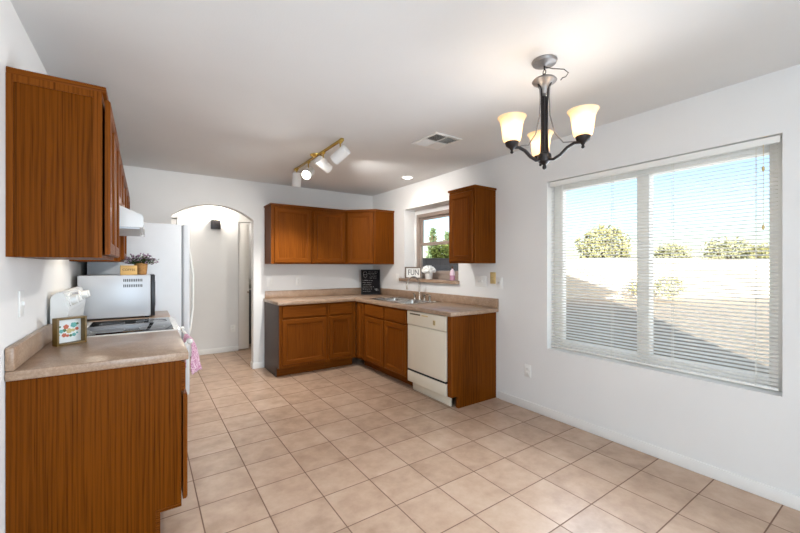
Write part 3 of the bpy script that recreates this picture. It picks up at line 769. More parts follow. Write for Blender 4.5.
m = MB().tube([(HX, 0.06, HZ), (HX, D / 2, HZ), (HX, D - 0.06, HZ)], 0.012, 12)
for yy in (0.075, D - 0.075):
    m.tube([(0.196, yy, HZ - 0.065), (0.225, yy, HZ - 0.03), (HX, yy, HZ)], [0.018, 0.017, 0.015], 10); m.sphere((HX + 0.002, yy - 0.012 if yy < 0.4 else yy + 0.012, HZ), 0.019)
m.build('door_handle', 'enamel', rg)
for yy in (0.06, D - 0.06):
    for xx in (-0.40, 0.12):
        MB().cyl((xx, yy, 0.0), (xx, yy, 0.09), 0.02).build('foot', 'soft_black', rg)

# towel draped over the oven handle
m = MB(); bm = m.bm
cols_, rows_ = 14, 26
tw0, tw1 = 2.985, 3.205
grid = []
for i in range(rows_ + 1):
    s_ = i / rows_; row = []
    for j in range(cols_ + 1):
        w_ = j / cols_
        fold = 0.011 * math.sin(w_ * 15 + 1.0) + 0.006 * math.sin(w_ * 31)
        if s_ < 0.36:       # back flap, between handle and door
            q = s_ / 0.36; z = 0.62 + q * (HZ - 0.62); x = HX - 0.0165 + 0.002 * math.sin(w_ * 12); sp_ = 0.0
        elif s_ < 0.46:     # over the bar
            q = (s_ - 0.36) / 0.10; a = PI * (1 - q); z = HZ + 0.0165 * math.sin(a); x = HX + 0.0165 * math.cos(a); sp_ = 0.0
        else:               # front flap flaring outwards
            q = (s_ - 0.46) / 0.54; z = HZ - q * (0.245 + 0.02 * w_); x = HX + 0.0165 + q * (fold * 0.6 - 0.006) + 0.098 * w_ * q ** 0.6 + 0.006 * math.sin(q * 7 + w_ * 6) * q; sp_ = q
        y = tw0 + (tw1 - tw0) * (w_ * (0.82 + 0.18 * sp_) + 0.09 * (1 - sp_))
        row.append(bm.verts.new((x, y, z)))
    grid.append(row)
for i in range(rows_):
    for j in range(cols_): bm.faces.new((grid[i][j], grid[i][j + 1], grid[i + 1][j + 1], grid[i + 1][j]))
tw = m.build('dish_towel', 'towel', normals=False)
md = tw.modifiers.new('thick', 'SOLIDIFY'); md.thickness = 0.003; md.offset = 0
tag(tw, 'pink and white patterned dish towel hanging on the oven door handle', 'towel')

# ------------------------------------------------------------------ range hood
hd = thing('range_hood', 'white under-cabinet range hood with sloping front', 'range hood', (0, 2.885, 1.572))
prof = [(LW + 0.001, 0.159), (-0.165, 0.159), (-0.150, 0.150), (-0.012, 0.088), (-0.012, 0.010), (LW + 0.001, 0.010)]
MB().prism(prof, 0.745, 'y', 0.0, bev=0.003).build('body', 'enamel', hd)
MB().box(LW + 0.02, -0.030, 0.02, 0.725, 0.0, 0.012).build('filter', 'silver', hd, smooth=False)
MB().box(-0.0125, -0.004, 0.0, 0.745, 0.0, 0.016, 0.002).build('lip', 'enamel', hd)
for k in range(2): MB().box(-0.0135, -0.0115, 0.30 + k * 0.06, 0.33 + k * 0.06, 0.04, 0.056, 0.0005).build('switch', 'black', hd)

hl_ = MB().box(-0.36, -0.26, 0.30, 0.45, -0.003, 0.0, 0.001).build('lens', 'glow', hd)
lamp('hood_lamp', 'AREA', (-0.31, 3.26, 1.566), 0.55, (1.0, 0.95, 0.88), rot=(0, 0, 0), shape='RECTANGLE', size=0.1, size_y=0.15)

# ------------------------------------------------------------------ microwave, plant, box
mw = thing('microwave', 'silver microwave with black door edge on the counter beside the fridge', 'microwave', (-0.19, 3.70, CT + 0.0005))
MB().box(-0.235, 0.226, 0.0, 0.46, 0.014, 0.350, 0.004).build('case', 'silver', mw)
mdoor = MB().box(0.2265, 0.256, -0.001, 0.345, 0.012, 0.351, 0.004).build('door', 'black', mw)
MB().box(0.2555, 0.2575, 0.05, 0.27, 0.07, 0.29, 0.0008).build('window', 'glass_black', mdoor)
MB().tube([(0.256, 0.315, 0.06), (0.263, 0.315, 0.08), (0.263, 0.315, 0.28), (0.256, 0.315, 0.30)], 0.007, 10).build('handle', 'silver', mdoor)
mcp = MB().box(0.2265, 0.256, 0.347, 0.461, 0.012, 0.351, 0.004).build('control_panel', 'silver', mw)
MB().box(0.2555, 0.2572, 0.362, 0.446, 0.285, 0.325, 0.0006).build('display', 'glass_black', mcp)
for r in range(4):
    for k in range(3): MB().box(0.2555, 0.2575, 0.364 + k * 0.029, 0.386 + k * 0.029, 0.10 + r * 0.042, 0.128 + r * 0.042, 0.0008).build('button', 'soft_black', mcp)
for r in range(2):
    m = MB()
    for k in range(11): m.box(0.045 + k * 0.0118, 0.0515 + k * 0.0118, -0.0008, 0.002, 0.298 - r * 0.044, 0.320 - r * 0.044)
    m.build('vent_slots', 'grille', mw, smooth=False)
for xx in (-0.2, 0.2):
    for yy in (0.04, 0.42): MB().cyl((xx, yy, 0), (xx, yy, 0.0135), 0.015).build('foot', 'soft_black', mw)
MZT = CT + 0.3515
sb = thing('wooden_sign', 'small pale wooden block sign with dark lettering on the microwave', 'sign', (-0.112, 3.775, MZT), 0.0)
MB().box(-0.056, 0.056, -0.004, 0.0, 0.0, 0.078, 0.001).build('face', 'pale_wood', sb)
MB().box(-0.056, 0.056, 0.0, 0.035, 0.0, 0.078).build('body', 'dark_wood', sb, smooth=False)
text_mesh('lettering', 'COFFEE', 0.025, 'inkbrown', sb, Matrix.Translation((0, -0.0045, 0.042)) @ Matrix.Rotation(PI / 2, 4, 'X'))
sb.rotation_euler = (0, 0, 0.10)

pl = thing('potted_plant', 'small flowering plant in a burlap pot on the microwave', 'plant', (-0.030, 3.875, MZT))
m = MB().lathe([(0.036, 0), (0.040, 0.01), (0.046, 0.07), (0.047, 0.098), (0.042, 0.100), (0.040, 0.088)], n=22)
m.build('pot', 'burlap', pl)
st = MB(); lf = MB(); fl = MB()
rnd = random.Random(3)
def leafquad(mb, c, d, up, ln, wd, mi=0):
    d = d.normalized(); s_ = d.cross(up)
    if s_.length < 1e-4: s_ = Vector((1, 0, 0))
    s_ = s_.normalized() * wd; u_ = s_.cross(d).normalized() * wd * 0.25
    a, b_, e, f_ = c, c + d * ln * 0.5 + s_ + u_, c + d * ln, c + d * ln * 0.5 - s_ + u_
    mid = c + d * ln * 0.5 - u_
    vv = [mb.bm.verts.new(p_) for p_ in (a, b_, e, f_, mid)]
    for ix in ((0, 1, 4), (1, 2, 4), (2, 3, 4), (3, 0, 4)): mb.bm.faces.new([vv[i] for i in ix]).material_index = mi
for k in range(75):
    a = rnd.uniform(0, 2 * PI); el = rnd.uniform(0.12, 1.35)
    L_ = rnd.uniform(0.055, 0.10)
    dv = Vector((math.cos(a) * math.cos(el), math.sin(a) * math.cos(el), math.sin(el) * 0.95))
    p0 = Vector((math.cos(a) * 0.02, math.sin(a) * 0.02, 0.09)); p1 = p0 + dv * L_ * 0.6; p2 = p1 + dv * L_ * 0.5 + Vector((0, 0, -0.012))
    st.tube([p0, p1, p2], 0.0011, 5)
    for q in range(7):
        t_ = rnd.uniform(0.25, 1.0); pp = p0.lerp(p2, t_)
        leafquad(lf, pp, Vector((rnd.uniform(-1, 1), rnd.uniform(-1, 1), rnd.uniform(-0.4, 0.8))), Vector((0, 0, 1)), rnd.uniform(0.014, 0.026), 0.0055)
    if True:
        for q in range(5): leafquad(fl, p2, Vector((rnd.uniform(-1, 1), rnd.uniform(-1, 1), rnd.uniform(0, 1))), Vector((0, 0, 1)), 0.016, 0.006)
for (ax, ay, dz, L_) in ((1.0, -0.5, -0.45, 0.115), (1.0, -0.2, -0.15, 0.12), (0.9, 0.3, -0.7, 0.10)):
    p0 = Vector((0.02, 0, 0.10)); p1 = p0 + Vector((ax * 0.045, ay * 0.045, 0.035)); p2 = p1 + Vector((ax, ay, dz)) * (L_ * 0.5)
    st.tube([p0, p1, p2], 0.0011, 5)
    for q in range(8):
        leafquad(lf if q % 2 else fl, p1.lerp(p2, q / 7), Vector((rnd.uniform(-1, 1), rnd.uniform(-1, 1), rnd.uniform(-0.5, 0.8))), Vector((0, 0, 1)), 0.014, 0.005)
st.build('stems', 'stem', pl); lf.build('leaves', 'leaf', pl, smooth=False, normals=False); fl.build('flowers', 'flower', pl, smooth=False, normals=False)['kind'] = 'stuff'

# ------------------------------------------------------------------ fridge
fr = thing('refrigerator', 'white refrigerator standing against the left wall before the arch', 'fridge', (0.0, 4.215, 0.0))
FD = 0.80; FH = 1.748
MB().box(-0.420, 0.292, 0.0, FD, 0.03, FH - 0.004, 0.006).build('cabinet', 'fridge', fr)
MB().box(0.293, 0.304, 0.008, FD - 0.008, 0.05, FH - 0.012).build('gasket', 'grey_gasket', fr, smooth=False)
for nm, zA, zB in (('fridge_door', 0.615, FH), ('freezer_drawer', 0.06, 0.605)):
    dr = MB().box(0.305, 0.362, 0.0, FD, zA, zB, 0.012, seg=3).build(nm, 'fridge', fr)
    if nm == 'fridge_door': hz = [1.50, 1.44, 1.25, 0.92, 0.72, 0.66]
    else: hz = [0.56, 0.55, 0.53, 0.53, 0.55, 0.56]
    ho = [0.0, 0.010, 0.034, 0.034, 0.010, 0.0]
    hy = [0.045] * 6 if nm == 'fridge_door' else [0.12, 0.16, 0.25, 0.55, 0.64, 0.68]
    MB().tube([(0.360 + o_, y_, z_) for o_, y_, z_ in zip(ho, hy, hz)], 0.013, 12, flat=(0.018, 0.012)).build('handle', 'enamel', dr)
MB().box(0.24, 0.345, FD - 0.10, FD - 0.03, FH - 0.003, FH + 0.012, 0.003).build('hinge_cover', 'enamel', fr)
for xx in (-0.36, 0.24):
    for yy in (0.06, FD - 0.06): MB().cyl((xx, yy, 0), (xx, yy, 0.03), 0.02).build('foot', 'soft_black', fr)

# ------------------------------------------------------------------ shadow box picture on left counter
pf = thing('picture_frame', 'small square bronze shadow box frame with a floral print on the left counter', 'picture frame', (-0.349, 2.690, CT + 0.0005), 0.62)
w, h, dp, t = 0.138, 0.146, 0.042, 0.010
m = MB(); m.box(-w / 2, -w / 2 + t, -dp, 0, 0, h, 0.001); m.box(w / 2 - t, w / 2, -dp, 0, 0, h, 0.001); m.box(-w / 2 + t, w / 2 - t, -dp, 0, 0, t, 0.001); m.box(-w / 2 + t, w / 2 - t, -dp, 0, h - t, h, 0.001)
m.build('frame', 'gold_wood', pf)
pr = MB().box(-w / 2 + t, w / 2 - t, -0.006, -0.002, t, h - t).build('print', 'paper', pf, smooth=False)
rnd = random.Random(11)
spots = [(-0.012, 0.105, 0.015, 'coral'), (0.028, 0.112, 0.017, 'teal'), (-0.036, 0.082, 0.012, 'teal'), (-0.020, 0.085, 0.010, 'greenp'), (0.004, 0.080, 0.016, 'sandp'),
         (0.026, 0.082, 0.010, 'sandp'), (0.045, 0.088, 0.010, 'coral'), (-0.022, 0.058, 0.013, 'coral'), (-0.004, 0.053, 0.009, 'coral'), (0.030, 0.055, 0.011, 'teal'),
         (0.048, 0.118, 0.007, 'greenp'), (-0.044, 0.108, 0.006, 'greenp'), (0.012, 0.052, 0.008, 'greenp'), (0.046, 0.064, 0.006, 'teal'), (-0.048, 0.062, 0.005, 'sandp')]
for nm in ('coral', 'teal', 'sandp', 'greenp'):
    for x_, z_, r_, c_ in spots:
        if c_ != nm: continue
        x_, z_, r_ = x_ * 0.88, z_ * 0.93 - 0.004, r_ * 0.9
        m = MB()
        for q in range(5):
            a = 2 * PI * q / 5 + x_ * 90
            m.lathe([(r_ * 0.5, 0), (r_ * 0.5, 0.0006)], (x_ + r_ * 0.5 * math.cos(a), -0.0062 - 0.0003 * (q % 3), z_ + r_ * 0.5 * math.sin(a)), 10, 0, (0, -1, 0))
        m.build('flower_motif', nm, pr, smooth=False)

# ------------------------------------------------------------------ chalkboard, sill things
cbd = thing('chalkboard', 'black chalkboard menu sign leaning in the counter corner', 'chalkboard', (2.765, 4.800, CT + 0.0035), -0.47)
w, h = 0.285, 0.375
TL = Matrix.Rotation(math.radians(-9), 4, 'X')
MB().box(-w / 2, w / 2, 0, 0.012, 0.0, h, 0.001).xform(TL).build('board', 'board', cbd)
m = MB()
for a in ((-w / 2, -w / 2 + 0.014, 0.0, h), (w / 2 - 0.014, w / 2, 0.0, h), (-w / 2 + 0.014, w / 2 - 0.014, 0, 0.014), (-w / 2 + 0.014, w / 2 - 0.014, h - 0.014, h)):
    m.box(a[0], a[1], -0.007, 0.0, a[2], a[3], 0.001)
m.xform(TL).build('frame', 'soft_black', cbd)
m = MB(); rnd = random.Random(5)
def scribble(x0, x1, z, amp, wd=0.0016, step=0.0045):
    x = x0; up_ = 1; pts = []
    while x < x1:
        if rnd.random() < 0.16 and len(pts) > 2:
            m.tube(pts, wd, 5); pts = []; x += step * 1.6
        pts.append((x, -0.0010, z + up_ * amp * rnd.uniform(0.3, 1))); up_ = -up_; x += step
    if len(pts) > 1: m.tube(pts, wd, 5)
scribble(-0.030, 0.110, h - 0.035, 0.007, 0.0013); scribble(-0.030, 0.100, h - 0.062, 0.010, 0.0020, 0.006)
scribble(-0.01, 0.09, h - 0.098, 0.005); scribble(-0.015, 0.09, h - 0.128, 0.005)
for k in range(6): scribble(-0.115, 0.03 + rnd.uniform(-0.02, 0.03) - 0.01 * (k == 5), h - 0.165 - k * 0.032, 0.0055)
m.tube([(-0.105, -0.001, h - 0.09), (-0.108, -0.001, h - 0.045), (-0.092, -0.001, h - 0.032), (-0.062, -0.001, h - 0.034), (-0.052, -0.001, h - 0.06), (-0.056, -0.001, h - 0.105), (-0.08, -0.001, h - 0.125), (-0.1, -0.001, h - 0.105), (-0.105, -0.001, h - 0.09)], 0.0014, 5)
m.tube([(-0.105, -0.001, h - 0.075), (-0.08, -0.001, h - 0.08), (-0.056, -0.001, h - 0.072)], 0.0016, 5)
for q in range(4):
    a = q * 0.75; m.tube([(0.085, -0.001, 0.06), (0.085 + 0.035 * math.cos(a), -0.001, 0.06 + 0.035 * math.sin(a)), (0.085 + 0.022 * math.cos(a + 0.6), -0.001, 0.06 + 0.028 * math.sin(a + 0.6)), (0.085, -0.001, 0.06)], 0.0012, 5)
m.xform(TL).build('chalk_writing', 'chalk', cbd)

SZ = SILL + 0.0006
sg = thing('sill_sign', 'white framed word sign standing at the left end of the kitchen sill', 'sign', (2.985, 4.030, SZ), -PI / 2 + 0.30)
w, h = 0.270, 0.155
MB().box(-w / 2, w / 2, 0.0, 0.010, 0.0, h).build('backboard', 'paper', sg, smooth=False)
m = MB()
for a in ((-w / 2, -w / 2 + 0.014, 0, h), (w / 2 - 0.014, w / 2, 0, h), (-w / 2 + 0.014, w / 2 - 0.014, 0, 0.014), (-w / 2 + 0.014, w / 2 - 0.014, h - 0.014, h)): m.box(a[0], a[1], -0.014, 0, a[2], a[3], 0.001)
m.build('frame', 'grey_wood', sg)
text_mesh('lettering', 'FUN', 0.108, 'ink', sg, Matrix.Translation((0, -0.0006, 0.078)) @ Matrix.Rotation(PI / 2, 4, 'X') @ Matrix.Scale(0.9, 4, (1, 0, 0)))
fp = thing('flower_pot', 'white pot of full white blossoms on the kitchen window sill', 'flower pot', (2.985, 3.700, SZ))
MB().lathe([(0.040, 0), (0.043, 0.004), (0.050, 0.075), (0.053, 0.080), (0.050, 0.083), (0.044, 0.078)], n=24).build('pot', 'plastic', fp)
m = MB(); rnd = random.Random(8)
for k in range(46):
    a = rnd.uniform(0, 2 * PI); e_ = rnd.uniform(-0.25, 1.5); 
    dv = Vector((math.cos(a) * math.cos(e_), math.sin(a) * math.cos(e_), math.sin(e_) * 0.72))
    c_ = Vector((0, 0, 0.105)) + dv * 0.068
    r_ = bmesh.ops.create_icosphere(m.bm, subdivisions=2, radius=rnd.uniform(0.020, 0.027))
    for v in r_['verts']:
        nz_ = noise.noise(v.co * 90 + Vector((k, 0, 0)))
        v.co = c_ + v.co * (1 + 0.35 * nz_)
m.build('blossoms', 'tissue', fp)
bt = thing('soap_bottle', 'pink dish soap bottle at the right end of the kitchen sill', 'bottle', (2.935, 3.205, SZ))
MB().lathe([(0.026, 0), (0.029, 0.004), (0.029, 0.05), (0.029, 0.058)], n=20).build('soap', 'pink_liquid', bt)
MB().lathe([(0.029, 0.0585), (0.029, 0.085), (0.022, 0.115), (0.011, 0.128), (0.010, 0.135)], n=20).build('body', 'pink_pale', bt)
MB().lathe([(0.012, 0.1352), (0.012, 0.152), (0.007, 0.154), (0.006, 0.166), (0.001, 0.168)], n=16).build('cap', 'dark_wood', bt)

# ------------------------------------------------------------------ chandelier
CH = Vector((1.772, 1.208, 0))
ch = thing('chandelier', 'three-light bronze chandelier with glowing bell glass shades', 'chandelier', (CH.x, CH.y, CZ))
MB().lathe([(0.064, 0.0), (0.066, -0.004), (0.060, -0.016), (0.025, -0.022), (0.008, -0.028)], n=32).build('canopy', 'bronze_grey', ch)
m = MB()
m.tube([(0, 0, -0.026), (0, 0, -0.05)], 0.004, 8)
for k, zz in enumerate((-0.062, -0.082)):
    pts = [(0.011 * math.cos(a) * (1 if k else 0.3), 0.011 * math.cos(a) * (0.3 if k else 1), zz + 0.014 * math.sin(a)) for a in [2 * PI * i / 12 for i in range(13)]]
    m.tube(pts, 0.0024, 6)
m.build('chain', 'bronze', ch)
cdp = [(0.004, 0.003, -0.03), (0.05, -0.02, -0.035), (0.095, -0.055, -0.04), (0.112, -0.07, -0.06), (0.10, -0.062, -0.082), (0.085, -0.052, -0.088), (0.078, -0.046, -0.10)]
MB().tube(cdp, 0.0024, 6).build('cord', 'bronze', ch)
MB().lathe([(0.010, -0.088), (0.030, -0.092), (0.056, -0.100), (0.064, -0.110), (0.058, -0.118), (0.040, -0.128), (0.024, -0.150), (0.018, -0.18)], n=32).build('bell', 'bronze_grey', ch)
HUBZ = -0.535
MB().lathe([(0.012, HUBZ + 0.34), (0.013, HUBZ + 0.1), (0.014, HUBZ + 0.03)], n=16).build('column', 'bronze', ch)
MB().lathe([(0.016, HUBZ + 0.045), (0.034, HUBZ + 0.030), (0.036, HUBZ + 0.012), (0.030, HUBZ - 0.008), (0.014, HUBZ - 0.020), (0.008, HUBZ - 0.026), (0.011, HUBZ - 0.036), (0.009, HUBZ - 0.046), (0.002, HUBZ - 0.050)], n=24).build('hub', 'bronze', ch)
cr, fw = Vector((0.8249, -0.5653, 0)), Vector((0.5653, 0.8249, 0))
RA = 0.197
for ang in (75, 195, 315):
    a = math.radians(ang); d = cr * math.cos(a) + fw * math.sin(a)
    def P(r, z): return d * r + Vector((0, 0, z))
    arm = MB().tube([P(0.02, HUBZ + 0.002), P(0.05, HUBZ - 0.004), P(0.085, HUBZ + 0.012), P(0.12, HUBZ + 0.042), P(0.155, HUBZ + 0.056), P(RA, HUBZ + 0.052)], 0.010, 10, flat=(0.011, 0.008)).build('arm', 'bronze', ch)
    c0 = HUBZ + 0.046
    MB().lathe([(0.004, c0 - 0.026), (0.009, c0 - 0.020), (0.006, c0 - 0.010), (0.012, c0), (0.030, c0 + 0.014), (0.036, c0 + 0.032), (0.033, c0 + 0.036)], P(RA, 0), 24).build('cup', 'bronze', arm)
    MB().tube([P(0.030, -0.125), P(0.026, -0.20), P(0.030, -0.30), P(0.055, -0.40), P(0.10, -0.462), P(0.165, HUBZ + 0.062)], 0.0035, 8).build('scroll_rod', 'bronze_grey', ch)
    MB().tube([P(0.042, -0.118), P(0.020, -0.16), P(0.016, -0.24), P(0.015, -0.36), P(0.020, HUBZ + 0.03)], 0.006, 8, flat=(0.009, 0.003)).build('strap', 'bronze', ch)
    s0 = c0 + 0.034
    prof = [(0.032, s0), (0.042, s0 + 0.005), (0.047, s0 + 0.025), (0.051, s0 + 0.06), (0.055, s0 + 0.092), (0.063, s0 + 0.115), (0.074, s0 + 0.130)]
    prof = prof + [(r - 0.003, z + 0.001) for r, z in prof[::-1]]
    MB().lathe(prof, P(RA, 0), 36, cap=False).build('glass_shade', 'shade', ch)
    MB().lathe([(0.010, s0 - 0.002), (0.013, s0 + 0.03), (0.026, s0 + 0.06), (0.028, s0 + 0.08), (0.020, s0 + 0.10), (0.004, s0 + 0.108)], P(RA, 0), 18).build('bulb', 'bulb', ch)
    wp = CH + P(RA, CZ + s0 + 0.078)
    lamp('chandelier_bulb', 'POINT', wp, 1.6, (1.0, 0.95, 0.88), shadow_soft_size=0.032)

# ------------------------------------------------------------------ track light, downlight, vent, sconce
TY0, TY1 = 2.93, 4.12; TX = 1.398
tr = thing('track_light', 'white and brass ceiling track light with four adjustable cans', 'track light', (TX, (TY0 + TY1) / 2, CZ))
hl = (TY1 - TY0) / 2
m = MB(); m.box(-0.010, 0.010, -hl, hl, -0.022, -0.002, 0.003)
m.build('track', 'brass', tr)
MB().box(-0.014, 0.014, -hl - 0.02, -hl + 0.035, -0.026, -0.001, 0.003).build('end_cap', 'brass', tr); MB().box(-0.014, 0.014, hl - 0.035, hl + 0.02, -0.026, -0.001, 0.003).build('end_cap', 'brass', tr)
MB().lathe([(0.062, -0.001), (0.060, -0.010), (0.040, -0.022), (0.02, -0.030)], (0, -0.02, 0), 28).build('canopy', 'brass', tr)
heads = [(4.085, (0.05, 0.2, -0.98), 11), (3.72, (-0.52, -0.62, -0.46), 7), (3.33, (0.90, 0.30, -0.42), 10), (2.955, (-0.45, 0.75, -0.55), 9)]
for y_, dv, en in heads:
    yl = y_ - (TY0 + TY1) / 2; dv = Vector(dv).normalized()
    hb = MB(); hb.box(-0.014, 0.014, yl - 0.022, yl + 0.022, -0.034, -0.020, 0.003)
    hb.cyl((0, yl, -0.032), (0, yl, -0.085), 0.006, n=10)
    hd_ = hb.build('head', 'brass', tr)
    piv = Vector((0, yl, -0.135))
    L0 = -0.075; 
    side = dv.cross(Vector((0, 0, 1)))
    if side.length < 0.05: side = Vector((1, 0, 0))
    side.normalize()
    yk = MB().tube([piv + Vector((0, 0, 0.052)), piv + side * 0.03 + Vector((0, 0, 0.05)), piv + side * 0.052 + Vector((0, 0, 0.03)), piv + side * 0.052], 0.004, 8)
    yk.build('yoke', 'can', hd_)
    MB().lathe([(0.030, L0 - 0.004), (0.046, L0), (0.048, L0 + 0.01), (0.048, L0 + 0.150), (0.045, L0 + 0.150), (0.045, L0 + 0.105), (0.02, L0 + 0.10)], piv, 28, 0, dv).build('can', 'can', hd_)
    MB().lathe([(0.043, L0 + 0.108), (0.043, L0 + 0.112), (0.030, L0 + 0.122), (0.002, L0 + 0.126)], piv, 24, 0, dv).build('bulb', 'lens', hd_)
    wp = Vector((TX, (TY0 + TY1) / 2, CZ)) + piv + dv * 0.085
    sp_ = lamp('track_spot', 'SPOT', wp, en * 7, (0.98, 0.97, 0.94), spot_size=math.radians(100), spot_blend=0.8, shadow_soft_size=0.03)
    sp_.rotation_euler = dv.to_track_quat('-Z', 'Y').to_euler()

dn = thing('recessed_light', 'small round recessed ceiling light above the sink', 'ceiling light', (2.685, 3.75, CZ))
MB().lathe([(0.075, 0.0), (0.076, -0.004), (0.060, -0.008), (0.056, -0.004)], n=32, cap=False).build('trim_ring', 'trim', dn)
MB().lathe([(0.056, -0.002), (0.050, -0.005), (0.001, -0.006)], n=32).build('lens', 'lens', dn)
l_ = lamp('recessed_lamp', 'SPOT', (2.685, 3.75, CZ - 0.012), 11, (1.0, 0.97, 0.93), spot_size=math.radians(150), spot_blend=0.6, shadow_soft_size=0.05)

vt = thing('ceiling_vent', 'white square four-way air vent in the ceiling', 'vent', (2.115, 2.515, CZ))
w, h = 0.150, 0.170
MB().box(-w + 0.02, w - 0.02, -h + 0.02, h - 0.02, -0.003, -0.0005).build('duct', 'grille', vt, smooth=False)
m = MB(); m.box(-w, w, -h, -h + 0.025, -0.010, 0, 0.002); m.box(-w, w, h - 0.025, h, -0.010, 0, 0.002); m.box(-w, -w + 0.025, -h + 0.025, h - 0.025, -0.010, 0, 0.002); m.box(w - 0.025, w, -h + 0.025, h - 0.025, -0.010, 0, 0.002)
m.box(-0.004, 0.004, -h + 0.025, h - 0.025, -0.012, -0.001); m.box(-w + 0.025, w - 0.025, -0.004, 0.004, -0.012, -0.001)
m.build('frame', 'trim', vt)
m = MB()
def louver(xa, xb, ya, yb, along, tilt):
    nL = 7
    for k in range(nL):
        t_ = (k + 0.5) / nL
        if along == 'x':
            yc = ya + (yb - ya) * t_; m.quad((xa, yc - 0.006, -0.003 - (0.010 if tilt < 0 else 0)), (xb, yc - 0.006, -0.003 - (0.010 if tilt < 0 else 0)), (xb, yc + 0.006, -0.003 - (0.010 if tilt > 0 else 0)), (xa, yc + 0.006, -0.003 - (0.010 if tilt > 0 else 0)))
        else:
            xc = xa + (xb - xa) * t_; m.quad((xc - 0.006, ya, -0.003 - (0.010 if tilt < 0 else 0)), (xc - 0.006, yb, -0.003 - (0.010 if tilt < 0 else 0)), (xc + 0.006, yb, -0.003 - (0.010 if tilt > 0 else 0)), (xc + 0.006, ya, -0.003 - (0.010 if tilt > 0 else 0)))
i_, o_ = 0.006, 0.025
louver(-w + o_, -i_, -h + o_, -i_, 'y', -1); louver(i_, w - o_, -h + o_, -i_, 'x', -1)
louver(-w + o_, -i_, i_, h - o_, 'x', 1); louver(i_, w - o_, i_, h - o_, 'y', 1)
lo = m.build('louvers', 'trim', vt, smooth=False, normals=False)
md = lo.modifiers.new('thick', 'SOLIDIFY'); md.thickness = 0.001

sc_ = thing('wall_sconce', 'dark square wall sconce glowing upward on the hall wall', 'wall light', (0.885, HALL, 1.99))
MB().box(-0.065, 0.065, -0.075, -0.012, -0.085, 0.055, 0.003).build('body', 'black_metal', sc_)
MB().box(-0.05, 0.05, -0.0118, -0.0005, -0.05, 0.04).build('backplate', 'black_metal', sc_)
MB().box(-0.055, 0.055, -0.066, -0.020, 0.0555, 0.060).build('lens', 'glow', sc_)
lamp('sconce_lamp', 'POINT', (0.915, HALL - 0.10, 2.145), 12, (1.0, 0.94, 0.85), shadow_soft_size=0.04)
lamp('laundry_fill', 'POINT', (1.75, 6.95, 2.3), 6, (1.0, 0.96, 0.9), shadow_soft_size=0.1)  # added fill with no fixture, brightens the wall inside the laundry gap
lamp('hall_point_light', 'POINT', (0.1, 5.75, 2.28), 9, (0.98, 0.97, 0.95), shadow_soft_size=0.12)  # bare point light high in the hall, without a fixture

# ------------------------------------------------------------------ outlets and switches
def plate(name, label, loc, rz, kind, wd=0.070, hh=0.115, m='plastic'):
    p = thing(name, label, 'outlet' if kind == 'outlet' else 'switch', loc, rz)
    MB().box(-wd / 2, wd / 2, -0.006, -0.0003, -hh / 2, hh / 2, 0.002).build('cover_plate', m, p)
    if kind == 'outlet':
        for zz in (-0.022, 0.022):
            q = MB().box(-0.016, 0.016, -0.0075, -0.0055, zz - 0.014, zz + 0.014, 0.001).build('receptacle', m, p)
            s_ = MB(); s_.box(-0.007, -0.005, -0.0079, -0.0070, zz - 0.003, zz + 0.007); s_.box(0.005, 0.007, -0.0079, -0.0070, zz - 0.003, zz + 0.007); s_.build('slots', 'socket', q, smooth=False)
    else:
        nsw = 2 if wd > 0.1 else 1
        for k in range(nsw):
            xx = (k - (nsw - 1) / 2) * 0.046
            MB().box(xx - 0.005, xx + 0.005, -0.016, -0.0055, -0.008, 0.012, 0.002).build('toggle', m, p)
    return p
plate('wall_outlet', 'white outlet low on the right wall between end panel and big window', (RW, 2.185, 0.358), -PI / 2, 'outlet')
plate('wall_outlet', 'white outlet under the two-door wall cabinet on the back wall', (1.752, BW, 1.125), 0, 'outlet')
plate('wall_outlet', 'white outlet on the wall right of the chalkboard', (RW, 4.36, 1.175), -PI / 2, 'outlet')
plate('wall_outlet', 'white outlet low on the hall wall seen through the arch', (1.135, HALL, 0.36), 0, 'outlet')
plate('light_switch', 'white switch plate on the back wall nearest the arch', (1.362, BW, 1.125), 0, 'switch')
plate('light_switch', 'double white switch plate under the single wall cabinet', (RW, 2.775, 1.175), -PI / 2, 'switch', 0.16)
plate('light_switch', 'almond switch plate right of the double white switch', (RW, 2.605, 1.215), -PI / 2, 'switch', 0.072, 0.118, 'almond')
plate('light_switch', 'white switch plate rightmost in the row above the sink counter', (RW, 2.515, 1.165), -PI / 2, 'switch', 0.075)
plate('light_switch', 'white switch plate on the left wall above the foreground counter', (LW, 2.34, 1.165), PI / 2, 'switch')

# washer seen through the gap of the closet door
wa = thing('washing_machine', 'grey washing machine glimpsed through the laundry door gap', 'washing machine', (1.60, 6.62, 0.0))
MB().box(-0.33, 0.33, 0.0, 0.66, 0.02, 0.93, 0.01).build('body', 'appliance_grey', wa)
MB().box(-0.33, 0.33, 0.50, 0.66, 0.931, 1.10, 0.01).build('console', 'steel', wa)
MB().box(-0.30, 0.30, 0.02, 0.48, 0.931, 0.95, 0.005).build('lid', 'steel', wa)

# ------------------------------------------------------------------ outdoors
GZ = -0.15
struct(MB().box(3.2, 60, -40, 60, GZ - 0.1, GZ).build('ground', 'gravel', smooth=False))
